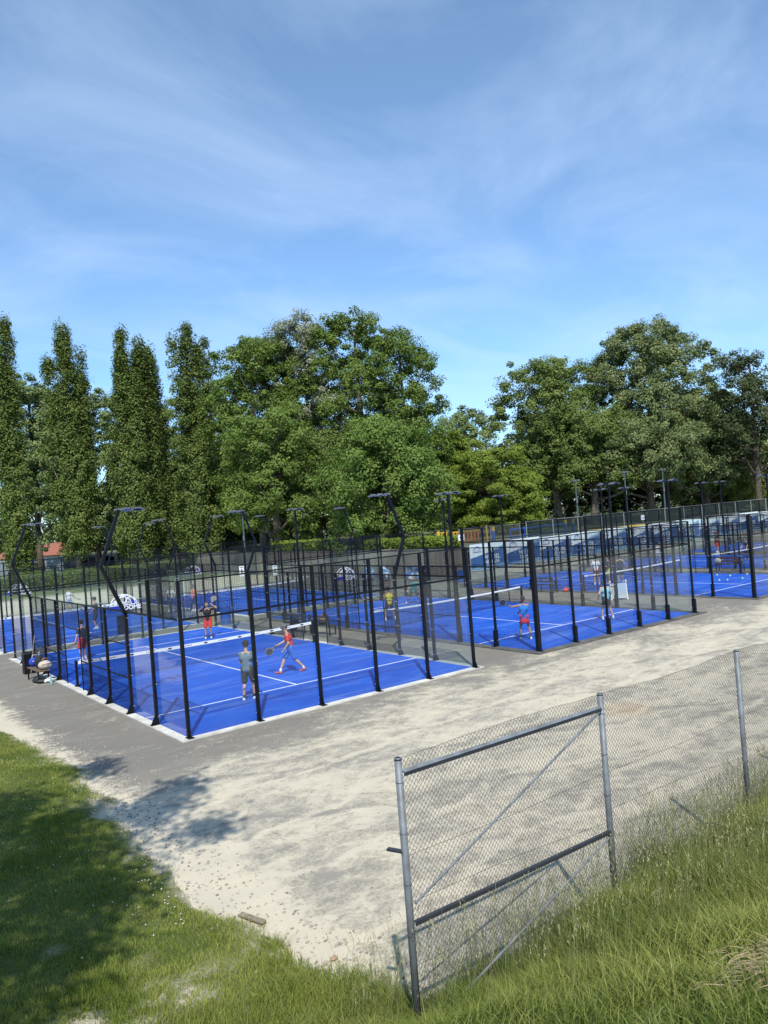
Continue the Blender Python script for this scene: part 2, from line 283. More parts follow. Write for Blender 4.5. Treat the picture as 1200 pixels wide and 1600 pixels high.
# ------------------------------------------------------------------ mesh helpers
class MB:
    def __init__(s): s.v = []; s.f = []; s.m = []; s.n = 0
    def add(s, vs, fs, mi=0):
        b = s.n; s.v += [tuple(q) for q in vs]; s.n += len(vs)
        s.f += [tuple(b+i for i in f) for f in fs]; s.m += [mi]*len(fs); return s
    def box(s, c, d, rz=0, mi=0):
        cx, cy, cz = c; hx, hy, hz = d[0]/2, d[1]/2, d[2]/2; co, si = math.cos(rz), math.sin(rz); vs = []
        for z in (-hz, hz):
            for x, y in ((-hx, -hy), (hx, -hy), (hx, hy), (-hx, hy)): vs.append((cx+x*co-y*si, cy+x*si+y*co, cz+z))
        return s.add(vs, [(0, 3, 2, 1), (4, 5, 6, 7), (0, 1, 5, 4), (1, 2, 6, 5), (2, 3, 7, 6), (3, 0, 4, 7)], mi)
    def bar(s, a, b, w, h, mi=0, up=(0, 0, 1)):
        a = Vector(a); b = Vector(b); d = (b-a).normalized(); u = Vector(up)
        if abs(d.dot(u)) > 0.98: u = Vector((0, 1, 0))
        x = d.cross(u).normalized()*w/2; y = x.cross(d).normalized()*h/2
        vs = [p+q for p in (a, b) for q in (-x-y, x-y, x+y, -x+y)]
        return s.add(vs, [(0, 3, 2, 1), (4, 5, 6, 7), (0, 1, 5, 4), (1, 2, 6, 5), (2, 3, 7, 6), (3, 0, 4, 7)], mi)
    def tube(s, pts, rs, n=8, mi=0):
        pts = [Vector(p) for p in pts]
        if not hasattr(rs, '__len__'): rs = [rs]*len(pts)
        b = []
        d0 = (pts[1]-pts[0]).normalized(); x = d0.orthogonal().normalized()
        for i, p in enumerate(pts):
            d = (pts[min(i+1, len(pts)-1)]-pts[max(i-1, 0)]).normalized()
            x = (x-d*x.dot(d)).normalized(); y = d.cross(x)
            b += [p+(x*math.cos(2*math.pi*k/n)+y*math.sin(2*math.pi*k/n))*rs[i] for k in range(n)]
        fs = [(i*n+k, i*n+(k+1) % n, (i+1)*n+(k+1) % n, (i+1)*n+k) for i in range(len(pts)-1) for k in range(n)]
        fs += [tuple(range(n-1, -1, -1)), tuple((len(pts)-1)*n+k for k in range(n))]
        return s.add(b, fs, mi)
    def lathe(s, c, prof, n=16, mi=0, sx=1, sy=1, mtx=None):
        vs = []
        for r, z in prof:
            for k in range(n):
                a = 2*math.pi*k/n; p = Vector((r*math.cos(a)*sx, r*math.sin(a)*sy, z))
                if mtx is not None: p = mtx @ p
                vs.append(p+Vector(c))
        fs = [(i*n+k, i*n+(k+1) % n, (i+1)*n+(k+1) % n, (i+1)*n+k) for i in range(len(prof)-1) for k in range(n)]
        fs += [tuple(range(n-1, -1, -1)), tuple((len(prof)-1)*n+k for k in range(n))]
        return s.add(vs, fs, mi)
    def ball(s, c, r, sc3=(1, 1, 1), n=12, m=8, mi=0, mtx=None):
        prof = [(max(1e-4, math.sin(math.pi*i/m))*r, -math.cos(math.pi*i/m)*r) for i in range(m+1)]
        vs = []
        for q, z in prof:
            for k in range(n):
                a = 2*math.pi*k/n; p = Vector((q*math.cos(a)*sc3[0], q*math.sin(a)*sc3[1], z*sc3[2]))
                if mtx is not None: p = mtx @ p
                vs.append(p+Vector(c))
        fs = [(i*n+k, i*n+(k+1) % n, (i+1)*n+(k+1) % n, (i+1)*n+k) for i in range(m) for k in range(n)]
        return s.add(vs, fs, mi)
    def cap(s, a, b, ra, rb, n=12, mi=0):
        a = Vector(a); b = Vector(b); d = b-a; L = d.length
        if L < 1e-5: return s.ball(a, max(ra, rb), n=n, mi=mi)
        q = d.to_track_quat('Z', 'Y').to_matrix(); prof = []
        for i in range(5): t = math.pi/2*(i/4); prof.append((max(1e-4, math.sin(t)*ra), -math.cos(t)*ra))
        for i in range(5): t = math.pi/2*(i/4); prof.append((max(1e-4, math.cos(t)*rb), L+math.sin(t)*rb))
        return s.lathe(a, prof, n, mi, mtx=q)
    def build(s, name, mats, parent=None, smooth=False):
        me = bpy.data.meshes.new(name); me.from_pydata(s.v, [], s.f)
        if not isinstance(mats, (list, tuple)): mats = [mats]
        for m in mats: me.materials.append(m)
        if len(mats) > 1: me.polygons.foreach_set('material_index', s.m)
        if smooth: me.polygons.foreach_set('use_smooth', [True]*len(me.polygons))
        me.update()
        o = bpy.data.objects.new(name, me); col.objects.link(o)
        if parent is not None: o.parent = parent
        return o

def npmesh(name, V, nf, mats, parent=None, tone=None, quads=True, smooth=False, tone_name='tone'):
    """V: (nf*k,3) unshared vertices, k = 4"""
    k = 4; me = bpy.data.meshes.new(name)
    me.vertices.add(len(V)); me.vertices.foreach_set('co', np.asarray(V, np.float32).ravel())
    me.loops.add(nf*k); me.loops.foreach_set('vertex_index', np.arange(nf*k, dtype=np.int32))
    me.polygons.add(nf); me.polygons.foreach_set('loop_start', np.arange(0, nf*k, k, dtype=np.int32)); me.polygons.foreach_set('loop_total', np.full(nf, k, np.int32))
    if smooth: me.polygons.foreach_set('use_smooth', np.ones(nf, bool))
    if tone is not None:
        a = me.attributes.new(tone_name, 'FLOAT', 'FACE'); a.data.foreach_set('value', np.asarray(tone, np.float32))
    me.materials.append(mats); me.update(calc_edges=True)
    o = bpy.data.objects.new(name, me); col.objects.link(o)
    if parent is not None: o.parent = parent
    return o

def tag(o, label=None, cat=None, group=None, kind=None):
    if label: o['label'] = label
    if cat: o['category'] = cat
    if group: o['group'] = group
    if kind: o['kind'] = kind
    return o
def empty(name, loc=(0, 0, 0), rz=0, label=None, cat=None, group=None):
    o = bpy.data.objects.new(name, None); col.objects.link(o); o.location = loc; o.rotation_euler = (0, 0, rz); o.empty_display_size = 0.2
    return tag(o, label, cat, group)
def copy_tree(o, parent=None):
    c = o.copy(); col.objects.link(c); c.parent = parent
    for ch in o.children: copy_tree(ch, c)
    return c
def text_mesh(body, size, name, m, parent, loc, rot, extrude=0.002, align='CENTER', sx=1.0):
    cu = bpy.data.curves.new(name, 'FONT'); cu.body = body; cu.size = size; cu.align_x = align; cu.extrude = extrude; cu.offset = size*0.02
    tmp = bpy.data.objects.new(name, cu); col.objects.link(tmp)
    dg = bpy.context.evaluated_depsgraph_get(); me = bpy.data.meshes.new_from_object(tmp.evaluated_get(dg))
    bpy.data.objects.remove(tmp); me.materials.clear(); me.materials.append(m)
    o = bpy.data.objects.new(name, me); col.objects.link(o); o.parent = parent; o.location = loc; o.rotation_euler = rot; o.scale = (sx, 1, 1)
    return o

# ------------------------------------------------------------------ ground
def gridplane(name, x0, x1, y0, y1, z, m):
    return tag(MB().add([(x0, y0, z), (x1, y0, z), (x1, y1, z), (x0, y1, z)], [(0, 1, 2, 3)]).build(name, m), kind='structure')
gridplane('ground', -1200, 1200, -1200, 1200, 0, M_ground)
TER = mat('terrace_ground', (0.16, 0.15, 0.09), 0.95, col2=(0.06, 0.085, 0.025), vscale=0.35, bump=0.5, bscale=5)
tz = 2.2
tag(MB().add([(31.9, 24.1, tz), (700, 24.1, tz), (700, 700, tz), (31.9, 700, tz)], [(0, 1, 2, 3)]).build('terrace_ground', TER), kind='structure')

rng = np.random.default_rng(11)
def vnoise(x, y, s, seed=0):
    """smooth value noise"""
    x = np.asarray(x)*s+seed*17.3; y = np.asarray(y)*s+seed*9.1
    xi = np.floor(x).astype(int); yi = np.floor(y).astype(int); fx = x-xi; fy = y-yi
    fx = fx*fx*(3-2*fx); fy = fy*fy*(3-2*fy)
    def h(a, b):
        v = np.sin(a*127.1+b*311.7+seed*74.7)*43758.5453; return v-np.floor(v)
    return (h(xi, yi)*(1-fx)+h(xi+1, yi)*fx)*(1-fy)+(h(xi, yi+1)*(1-fx)+h(xi+1, yi+1)*fx)*fy
EDGE_Y = np.array([-40, -13.5, -12.06, -10.7, -9.0, -6.85, -4.46, -2.14, -0.4, 5.66, 14, 40.]); EDGE_X = np.array([-2.4, -2.4, -2.62, -2.95, -3.35, -3.12, -3.2, -2.85, -2.62, -3.35, -4.4, -9.])
def bank_parts(X, Y):
    s = np.interp(Y, EDGE_Y, EDGE_X) + (vnoise(X, Y, 1.3, 1)-0.5)*0.5 + (vnoise(X, Y, 4.5, 5)-0.5)*0.16 - X
    q = -12.35 + (vnoise(X, Y, 0.9, 2)-0.5)*0.6 - Y
    return s, q
def bank_h(X, Y):
    X = np.asarray(X, float); Y = np.asarray(Y, float)
    s, q = bank_parts(X, Y)
    sp, qp = np.maximum(s, 0), np.maximum(q, 0)
    h = 0.12*sp+0.02*np.minimum(sp/0.3, 1)+0.50*qp
    h = np.where((s <= 0) & (q <= 0), -0.35*np.minimum(-s, -q), h)
    cap_ = 3.66; h = np.where(h > cap_-0.6, cap_-0.6+0.6*(1-np.exp(-(h-cap_+0.6)/0.6)), h)
    return h + np.where(h > 0, np.minimum(h, 0.1)/0.1*((vnoise(X, Y, 2.2, 3)-0.5)*0.10+(vnoise(X, Y, 7, 4)-0.5)*0.03), 0)
def bare_mask(X, Y):
    s, q = bank_parts(X, Y); d = np.maximum(s, q)
    edge = np.clip(1-d/0.55, 0, 1)*np.where(q > 0.1, 0.25, 1)
    n = vnoise(X, Y, 2.6, 8)*0.6+vnoise(X, Y, 8, 9)*0.4
    patch = np.exp(-(((X+4.6)/1.3)**2+((Y+10.5)/0.9)**2))*0.78 + np.exp(-(((X+5.6)/0.7)**2+((Y+10.9)/0.5)**2))*0.5 + np.exp(-(((X+5.6)/0.6)**2+((Y+8.6)/0.5)**2))*0.35+np.exp(-(((X+3.5)/0.6)**2+((Y+3.3)/1.6)**2))*0.5
    f = vnoise(X, Y, 17, 14)*0.6+vnoise(X, Y, 31, 15)*0.4
    return np.clip((edge*0.9+patch*0.8+n*0.9+(f-0.5)*0.9-0.95)*3.0, 0, 1)
gx = np.arange(-30, 16.01, 0.2); gy = np.arange(-34, 40.01, 0.2)
GX, GY = np.meshgrid(gx, gy); GH = bank_h(GX, GY)
nx, ny = len(gx), len(gy); idx = np.arange(nx*ny).reshape(ny, nx)
keep = (np.maximum.reduce([GH[:-1, :-1], GH[1:, :-1], GH[:-1, 1:], GH[1:, 1:]]) > -0.02)
Q = np.stack([idx[:-1, :-1][keep], idx[:-1, 1:][keep], idx[1:, 1:][keep], idx[1:, :-1][keep]], 1)
me = bpy.data.meshes.new('grass_bank'); V = np.stack([GX.ravel(), GY.ravel(), GH.ravel()], 1)
used = np.unique(Q); remap = -np.ones(nx*ny, int); remap[used] = np.arange(len(used))
me.from_pydata(V[used].tolist(), [], remap[Q].tolist())
at_ = me.attributes.new('bare', 'FLOAT', 'POINT'); at_.data.foreach_set('value', bare_mask(V[used][:, 0], V[used][:, 1]).astype(np.float32))
me.polygons.foreach_set('use_smooth', [True]*len(me.polygons)); me.materials.append(M_bank); me.update()
bk = bpy.data.objects.new('grass_bank', me); col.objects.link(bk); tag(bk, kind='structure')

def blades(name, X, Y, Z, L, W, lean, tone, m, parent=None, segs=2):
    """each blade: curved strip of `segs` quads"""
    n = len(X); ang = rng.uniform(0, 2*np.pi, n); side = np.stack([np.cos(ang), np.sin(ang), np.zeros(n)], 1)
    la = rng.uniform(0, 2*np.pi, n); ld = np.stack([np.cos(la), np.sin(la), np.zeros(n)], 1)*(lean*rng.uniform(0.3, 1.3, n))[:, None]
    base = np.stack([X, Y, Z], 1); rows = []
    for i in range(segs+1):
        t = i/segs; c = base + ld*(L*t*t)[:, None] + np.array([0, 0, 1.])*(L*(t-0.25*t*t*np.minimum(lean, 1.5)))[:, None]
        wd = (W*(1-t)**0.7 if t < 1 else W*0.08)[:, None]*0.5
        rows.append((c-side*wd, c+side*wd))
    VV = np.stack([np.stack([rows[i][0], rows[i][1], rows[i+1][1], rows[i+1][0]], 1) for i in range(segs)], 1).reshape(-1, 3)
    return npmesh(name, VV, n*segs, m, parent, np.repeat(tone, segs))
# short lawn
n = 420000
r_ = rng.uniform(0, 1, n); X = rng.uniform(-11, -2.2, n); Y = -14.5+22.5*r_**1.5
h = bank_h(X, Y); s, q = bank_parts(X, Y); bm = bare_mask(X, Y)
ok = (h > 0.002) & (rng.uniform(0, 1, n) > bm*0.93) & (rng.uniform(0, 1, n) < 1.0)
X, Y, h, s, q = X[ok], Y[ok], h[ok], s[ok], q[ok]
tall = np.clip((vnoise(X, Y, 1.1, 12)-0.42)*2.2, 0, 1)
Ln = (0.045+0.05*tall)*rng.uniform(0.6, 1.3, len(X)); Ln *= 1+0.9*np.clip((-8.5-Y)/2.5, 0, 1)
tone = np.clip(0.15+0.75*vnoise(X, Y, 1.6, 21)+rng.normal(0, 0.18, len(X))-0.15*tall, 0, 1)
tag(blades('lawn_grass', X, Y, h-0.004, Ln, 0.010+0*X, 0.5+0*X, tone, M_lawn), 'short mown grass on the lawn beside the sandy yard', 'grass', kind='stuff')
# longer tufts along the ragged lawn edge
n = 60000
X = rng.uniform(-5.2, -2.2, n); Y = rng.uniform(-12.6, 5, n); h = bank_h(X, Y); s, q = bank_parts(X, Y)
den = np.exp(-((s-0.25)/0.35)**2)*np.clip((vnoise(X, Y, 1.7, 61)-0.45)*3.5, 0, 1)*np.clip(0.25+(-7.5-Y)*0.3, 0.2, 1)
ok = (h > -0.02) & (rng.uniform(0, 1, n) < den); X, Y, h = X[ok], Y[ok], np.maximum(h[ok], 0)
tag(blades('edge_tufts', X, Y, h-0.01, rng.uniform(0.08, 0.26, len(X))*np.clip(0.6+(-8-Y)*0.2, 0.5, 1.3), 0.007+0*X, 0.9+0*X, np.clip(0.2+0.6*vnoise(X, Y, 2, 3)+rng.normal(0, 0.2, len(X)), 0, 1), M_lawn, segs=3), 'longer tufts of grass along the ragged edge of the lawn', 'grass', kind='stuff')
# tall grass on the bank
n = 230000
X = rng.uniform(-6.5, 11, n); Y = -12.1-rng.uniform(0, 1, n)**1.25*6.4
h = bank_h(X, Y); s, q = bank_parts(X, Y)
d = np.maximum(s*0.6, q)
dens = np.clip(d/0.5+0.25, 0, 1)*np.clip(0.35+1.1*vnoise(X, Y, 1.5, 31), 0, 1)
dens *= np.clip((X+5.6)/1.6+ (-12.6-Y)*0.35, 0.0, 1)
ok = (h > 0.0) & (rng.uniform(0, 1, n) < dens) & ((X+7.545)**2+(Y+18.99)**2 > 2.0)
X, Y, h, q = X[ok], Y[ok], h[ok], q[ok]
clump = vnoise(X, Y, 2.4, 33)
Ln = (0.14+0.34*clump)*rng.uniform(0.5, 1.35, len(X))*np.clip(0.55+0.10*(X+4), 0.55, 1.25)
tone = np.clip(-0.05+0.65*vnoise(X, Y, 0.9, 41)+0.3*vnoise(X, Y, 5, 43)+rng.normal(0, 0.28, len(X)), 0, 1)
tag(blades('tall_grass', X, Y, h-0.01, Ln, 0.006+0.005*rng.uniform(0, 1, len(X)), 0.55+0.5*rng.uniform(0, 1, len(X)), tone, M_grass, segs=3), 'long green grass growing over the bank behind the wire fence', 'grass', kind='stuff')
# dry stalks with seed heads
n = 12000
X = rng.uniform(-3.6, 10, n); Y = -12.25-rng.uniform(0, 1, n)**1.6*2.9; ok = (bank_h(X, Y) > 0) & (rng.uniform(0, 1, n) < np.clip(0.25+1.1*vnoise(X, Y, 1.1, 51)-0.1, 0, 1)*np.clip(0.35+0.16*(X+3), 0, 1)); X, Y = X[ok], Y[ok]; h = bank_h(X, Y)
L1 = rng.uniform(0.40, 1.05, len(X))
VV = []; TN = []
for x, y, z, l in zip(X, Y, h, L1):
    a = random.uniform(0, 6.28); ln = random.uniform(0.05, 0.35)*l; dx_, dy_ = math.cos(a)*ln, math.sin(a)*ln
    sx, sy = -math.sin(a+0.8)*0.0013, math.cos(a+0.8)*0.0013; prev = (x, y, z)
    for t in (0.35, 0.7, 1.0):
        p = (x+dx_*t*t, y+dy_*t*t, z+l*t)
        VV += [(prev[0]-sx, prev[1]-sy, prev[2]), (prev[0]+sx, prev[1]+sy, prev[2]), (p[0]+sx, p[1]+sy, p[2]), (p[0]-sx, p[1]-sy, p[2])]; TN.append(random.random()*0.5); prev = p
    for k in range(random.randint(3, 7)):
        b = random.uniform(0, 6.28); zz = prev[2]-k*0.022; ll = random.uniform(0.010, 0.03)
        c = Vector((prev[0]-dx_*0.04*k, prev[1]-dy_*0.04*k, zz)); o = Vector((math.cos(b)*ll, math.sin(b)*ll, ll*1.1)); sd_ = Vector((-math.sin(b), math.cos(b), 0))*0.004
        VV += [tuple(c-sd_*0.3), tuple(c+o*0.5-sd_), tuple(c+o), tuple(c+o*0.5+sd_)]; TN.append(0.3+random.random()*0.7)
tag(npmesh('seeding_grass', np.array(VV), len(TN), M_stalk, None, TN), 'thin straw coloured grass stalks with seed heads on the bank', 'grass', kind='stuff')
# dry straw tuft, bottom right
VV = []; TN = []
for k in range(1500):
    x = random.gauss(-2.35, 0.26); y = random.gauss(-16.50, 0.20); z = float(bank_h(x, y))
    a = random.gauss(2.6, 1.2); l = random.uniform(0.10, 0.32); prev = Vector((x, y, z)); sd_ = Vector((-math.sin(a), math.cos(a), 0))*0.0035
    for t in (0.4, 0.75, 1.0):
        p = Vector((x+math.cos(a)*l*t, y+math.sin(a)*l*t, z+l*(0.9*t-0.85*t*t)+0.02))
        VV += [tuple(prev-sd_), tuple(prev+sd_), tuple(p+sd_), tuple(p-sd_)]; TN.append(random.random()); prev = p
tag(npmesh('straw_tuft', np.array(VV), len(TN), M_dry, None, TN), 'matted dry yellow straw at the bottom right of the bank', 'dry grass', kind='stuff')
# daisies
mb = MB()
for k in range(230):
    cx, cy, sp_ = random.choice([(-3.7, 0.2, 0.9), (-4.2, -2.0, 0.8), (-4.4, 1.2, 1.0), (-3.4, -7.3, 0.35), (-3.9, -8.3, 0.5), (-5.2, -4.8, 1.2), (-3.9, 3.0, 0.9), (-2.9, -6.7, 0.2)])
    x, y = random.gauss(cx, sp_), random.gauss(cy, sp_); z = float(bank_h(x, y))
    if z > 0.02: mb.lathe((x, y, z+0.06), [(0.008, 0), (0.010, 0.004), (0.003, 0.006)], 6)
tag(mb.build('daisies', M_petal), 'small white daisies scattered over the lawn', 'flowers', kind='stuff')

# ------------------------------------------------------------------ courts
def floor_slab(x0, y0, style, k):
    km = M_kerb if style == 'A' else M_kerbd; kw = 0.26 if style == 'A' else 0.42
    kb = MB(); z0, z1 = 0, 0.035
    for (cx, cy, sx, sy) in ((5, -kw/2, 10+2*kw, kw), (5, 20+kw/2, 10+2*kw, kw), (-kw/2, 10, kw, 20), (10+kw/2, 10, kw, 20)):
        kb.box((cx, cy, 0.0175), (sx, sy, 0.035))
    r = empty('padel_court_floor', (x0, y0, 0)); tag(r, kind='structure')
    kb.build('court_edge', km, r)
    MB().box((5, 10, 0.012), (10, 20, 0.024)).build('turf', M_turf, r)
    ln = MB()
    for y in (3.05, 16.95): ln.box((5, y, 0.0265), (10, 0.055, 0.004))
    ln.box((5, 10, 0.0265), (0.055, 13.9-0.056, 0.004))
    ln.build('court_lines', M_white, r)
    return r

def wires(a, b, z0, z1, axis, sp=0.05, r=0.0022):
    """welded mesh in a vertical plane; axis 'x' (y const 0) or 'y' (x const 0)"""
    m = MB(); n = max(1, round((b-a)/sp)); nz = max(1, round((z1-z0)/sp))
    def quad(p0, p1, dx_, dz_):
        pass
    for i in range(n+1):
        c = a+(b-a)*i/n
        if axis == 'x': m.box((c, 0, (z0+z1)/2), (2*r, 2*r, z1-z0))
        else: m.box((0, c, (z0+z1)/2), (2*r, 2*r, z1-z0))
    for j in range(nz+1):
        z = z0+(z1-z0)*j/nz
        if axis == 'x': m.box(((a+b)/2, 2*r, z), (b-a, 2*r, 2*r))
        else: m.box((2*r, (a+b)/2, z), (2*r, b-a, 2*r))
    return m

def make_cage(style, label):
    root = empty('court_enclosure', (0, 0, 0), 0, label, 'glass court', 'glass and mesh enclosures round the blue courts')
    pw = 0.085 if style == 'A' else 0.075
    def post(x, y, ht, ox, oy, thick=False):
        """ox, oy: outward direction"""
        w_ = pw
        m = MB()
        if thick:
            m.box((x+ox*0.05, y+oy*0.05, ht/2+0.03), (0.15, 0.15, ht))
        else:
            m.box((x+ox*0.055, y+oy*0.055, ht/2+0.03), (w_, w_, ht))
            if style == 'B' and ht > 2.5:
                m.box((x+ox*0.075, y+oy*0.075, 0.35), (w_+0.03+0.06*abs(ox), w_+0.03+0.06*abs(oy), 0.60))
        for z in (0.25, 1.15, 2.05, 2.85):
            if z < ht: m.box((x+ox*0.02, y+oy*0.02, z), (0.03 if ox else w_+0.05, 0.03 if oy else w_+0.05, 0.022), mi=1)
        p = m.build('post', [M_black, M_bolt], root)
        f = MB().box((x+ox*0.12, y+oy*0.12, 0.045), (0.16+0.08*abs(ox), 0.16+0.08*abs(oy), 0.016))
        if style == 'A' and not thick:   # raking gusset
            bx, by = x+ox*0.10, y+oy*0.10; tx, ty = -oy*0.006, ox*0.006
            f.add([(bx-tx, by-ty, 0.05), (bx+ox*0.13-tx, by+oy*0.13-ty, 0.05), (bx-tx, by-ty, 0.32), (bx+tx, by+ty, 0.05), (bx+ox*0.13+tx, by+oy*0.13+ty, 0.05), (bx+tx, by+ty, 0.32)],
                  [(0, 1, 2), (5, 4, 3), (0, 3, 4, 1), (1, 4, 5, 2), (2, 5, 3, 0)])
        f.build('foot_plate', M_black, p)
    # end walls
    for ye, oy in ((0, -1), (20, 1)):
        for i in range(6):
            corner = i in (0, 5)
            if corner: post(10*(i//5), ye, 4.0, 0, oy, thick=(style == 'B' and i == 0)) 
            else: post(2*i, ye, 3.98 if True else 3, 0, oy)
        for i in range(5):
            g = MB().box((2*i+1, ye, 1.54), (1.985, 0.012, 2.96)).build('glass_panel', M_glass, root)
        MB().box((5, ye+oy*0.055, 3.03), (9.9, 0.04, 0.05)).build('rail', M_black, root)
        MB().box((5, ye+oy*0.055, 4.02), (9.9, 0.03, 0.035)).build('rail', M_black, root)
        o = wires(0.05, 9.95, 3.06, 4.0, 'x').build('mesh_panel', M_wire, root); o.location = (0, ye+oy*0.03, 0)
    # side walls
    bays = [4, 6, 8, 9, 11, 12, 14, 16]
    for xe, ox in ((0, -1), (10, 1)):
        for y in (2, 18): post(xe, y, 3.98, ox, 0)
        for y in (4, 6, 8, 12, 14, 16): post(xe, y, 3.0, ox, 0)
        for y in (9, 11):
            MB().box((xe+ox*0.05, y, 1.53), (0.04, 0.04, 3.0)).build('door_post', M_black, root)
        for y in (1, 3, 17, 19): MB().box((xe, y, 1.54), (0.012, 1.985, 2.96)).build('glass_panel', M_glass, root)
        MB().box((xe+ox*0.055, 10, 3.04), (0.04, 19.9, 0.05)).build('rail', M_black, root)
        for y in (1, 19):
            MB().box((xe+ox*0.055, y, 4.02), (0.03, 1.9, 0.035)).build('rail', M_black, root)
            o = wires(y-0.95, y+0.95, 3.07, 4.0, 'y').build('mesh_panel', M_wire, root); o.location = (xe+ox*0.03, 0, 0)
        for a, b in ((4.04, 8.96), (11.04, 15.96)):
            o = wires(a, b, 0.06, 3.0, 'y').build('mesh_panel', M_wire, root); o.location = (xe+ox*0.02, 0, 0)
            for z in (1.05, 2.05): MB().box((xe+ox*0.045, (a+b)/2, z), (0.025, b-a, 0.03)).build('rail', M_black, root)
        o = wires(9.04, 10.96, 2.15, 3.0, 'y').build('mesh_panel', M_wire, root); o.location = (xe+ox*0.02, 0, 0)
        MB().box((xe+ox*0.045, 10, 2.12), (0.03, 1.94, 0.04)).build('rail', M_black, root)
    return root

def make_net(style):
    root = empty('padel_net', (0, 0, 0), 0, 'x', 'net', 'nets across the courts')
    for x in (0.02, 9.98):
        MB().box((x, 0, 0.49), (0.08, 0.10, 0.93)).box((x, 0, 0.045), (0.16, 0.26, 0.03)).build('net_post', M_black, root)
    h0, h1 = 0.93, 0.86
    def top(x): return h1+(h0-h1)*((x-5)/4.9)**2
    m = MB(); n = 200
    for i in range(n+1):
        x = 0.12+9.76*i/n; z = top(x)-0.04; m.box((x, 0, z/2+0.02), (0.004, 0.004, z-0.04))
    for j in range(17):
        for i in range(8):
            xa, xb = 0.12+9.76*i/8, 0.12+9.76*(i+1)/8; za = 0.05+(top(xa)-0.14)*j/16; zb = 0.05+(top(xb)-0.14)*j/16
            m.bar((xa, 0.004, za), (xb, 0.004, zb), 0.004, 0.004)
    m.build('net_mesh', M_wire, root)
    b = MB(); bt = 0.115 if style == 'A' else 0.075
    for i in range(16):
        xa, xb = 0.1+9.8*i/16, 0.1+9.8*(i+1)/16
        b.bar((xa, 0, top(xa)-bt/2), (xb, 0, top(xb)-bt/2), 0.014, bt)
    bo = b.build('net_band', M_tape, root)
    if style == 'A':
        p = MB()
        for i in range(13):
            x = 0.55+i*0.74; z = top(x)-bt/2
            for sy in (-1, 1):
                if i % 2 == 0:
                    q = Matrix.Rotation(math.pi/2, 3, 'X'); p.lathe((x, sy*0.0095, z), [(0.001, -0.001), (0.034, -0.001), (0.034, 0.001), (0.001, 0.001)], 12, sx=2.4, mtx=q)
                else:
                    for k in range(6): p.box((x-0.17+k*0.062, sy*0.0095, z+(0.006 if k % 2 else -0.004)), (0.040, 0.003, 0.030))
        p.build('band_print', M_ink, bo)
    return root

def make_mast(style):
    """local: +X points into the court, top at z 6"""
    root = empty('floodlight_mast', (0, 0, 0), 0, 'x', 'floodlight', 'floodlight masts round the courts')
    if style == 'A':
        m = MB(); m.bar((-0.04, 0, 2.95), (-0.66, 0, 4.44), 0.085, 0.105); m.build('lower_arm', M_black, root)
        m = MB(); m.bar((-0.66, 0, 4.42), (-0.02, 0, 6.06), 0.075, 0.095); m.build('upper_arm', M_black, root)
        MB().box((0.10, 0, 6.07), (0.5, 0.06, 0.05)).build('bracket', M_lampbody, root)
        spots_ = [(0.22, -0.21), (0.22, 0.21), (0.56, -0.21), (0.56, 0.21)]; zt = 6.06
        MB().bar((0.22, -0.35, 6.07), (0.22, 0.35, 6.07), 0.03, 0.03).bar((0.56, -0.35, 6.03), (0.56, 0.35, 6.03), 0.03, 0.03).bar((0.2, 0, 6.07), (0.58, 0, 6.03), 0.04, 0.04).build('crossbar', M_black, root)
    else:
        MB().box((-0.15, 0, 3.0), (0.085, 0.085, 6.0)).build('pole', M_black, root)
        MB().bar((-0.15, -0.55, 5.98), (-0.15, 0.55, 5.98), 0.05, 0.05).bar((-0.15, 0, 5.95), (0.20, 0, 6.02), 0.05, 0.05).build('crossbar', M_black, root)
        spots_ = [(0.04, -0.32), (0.04, 0.32), (-0.34, -0.32), (-0.34, 0.32)]; zt = 5.98
    for x, y in spots_:
        tilt = R(22) if x > -0.1 else R(-18)
        l = MB().box((0, 0, 0.0), (0.21, 0.26, 0.028)).box((0.0, 0, 0.026), (0.08, 0.12, 0.025)).build('lamp', M_lampbody, root)
        l.location = (x, y, zt); l.rotation_euler = (0, tilt if style == 'A' else tilt, 0)
        MB().box((0, 0, -0.020), (0.19, 0.24, 0.010)).build('lamp_glass', M_lampface, l)
    return root

def dome_logo(x, y, z, rz, label):
    root = empty('dome_logo_sticker', (x, y, z), rz, label, 'sticker', 'dome logos on the back glass')
    m = MB()
    def arc(cx, rx, rz_, a0=0, a1=180, r=0.022, z0=0.0):
        m.tube([(cx+rx*math.cos(R(a)), 0, z0+rz_*math.sin(R(a))) for a in np.linspace(a0, a1, 15)], r, 6)
    arc(-0.1, 0.62, 0.52); arc(-0.1, 0.42, 0.40); arc(-0.1, 0.20, 0.50); arc(0.05, 0.5, 0.46, 20, 178); arc(0.30, 0.30, 0.36); arc(-0.35, 0.36, 0.22)
    m.bar((-0.78, 0, 0), (0.62, 0, 0), 0.02, 0.03)
    m.build('white_arcs', M_tape, root)
    b = MB(); pts = [(0.42+0.20*math.cos(R(a)), 0.004, 0.03+0.19*math.sin(R(a))) for a in np.linspace(0, 180, 11)]
    b.add(pts, [tuple(range(11))]); b.add([(-0.86, 0.004, -0.03), (-0.12, 0.004, -0.03), (-0.12, 0.004, -0.22), (-0.86, 0.004, -0.22)], [(0, 1, 2, 3)])
    b.build('blue_field', mat_deepblue, root)
    text_mesh('DOME', 0.30, 'lettering', M_tape, root, (0.36, -0.01, -0.25), (R(90), 0, 0), 0.004)
    return root
mat_deepblue = mat('deep_blue_vinyl', (0.01, 0.03, 0.30), 0.5)

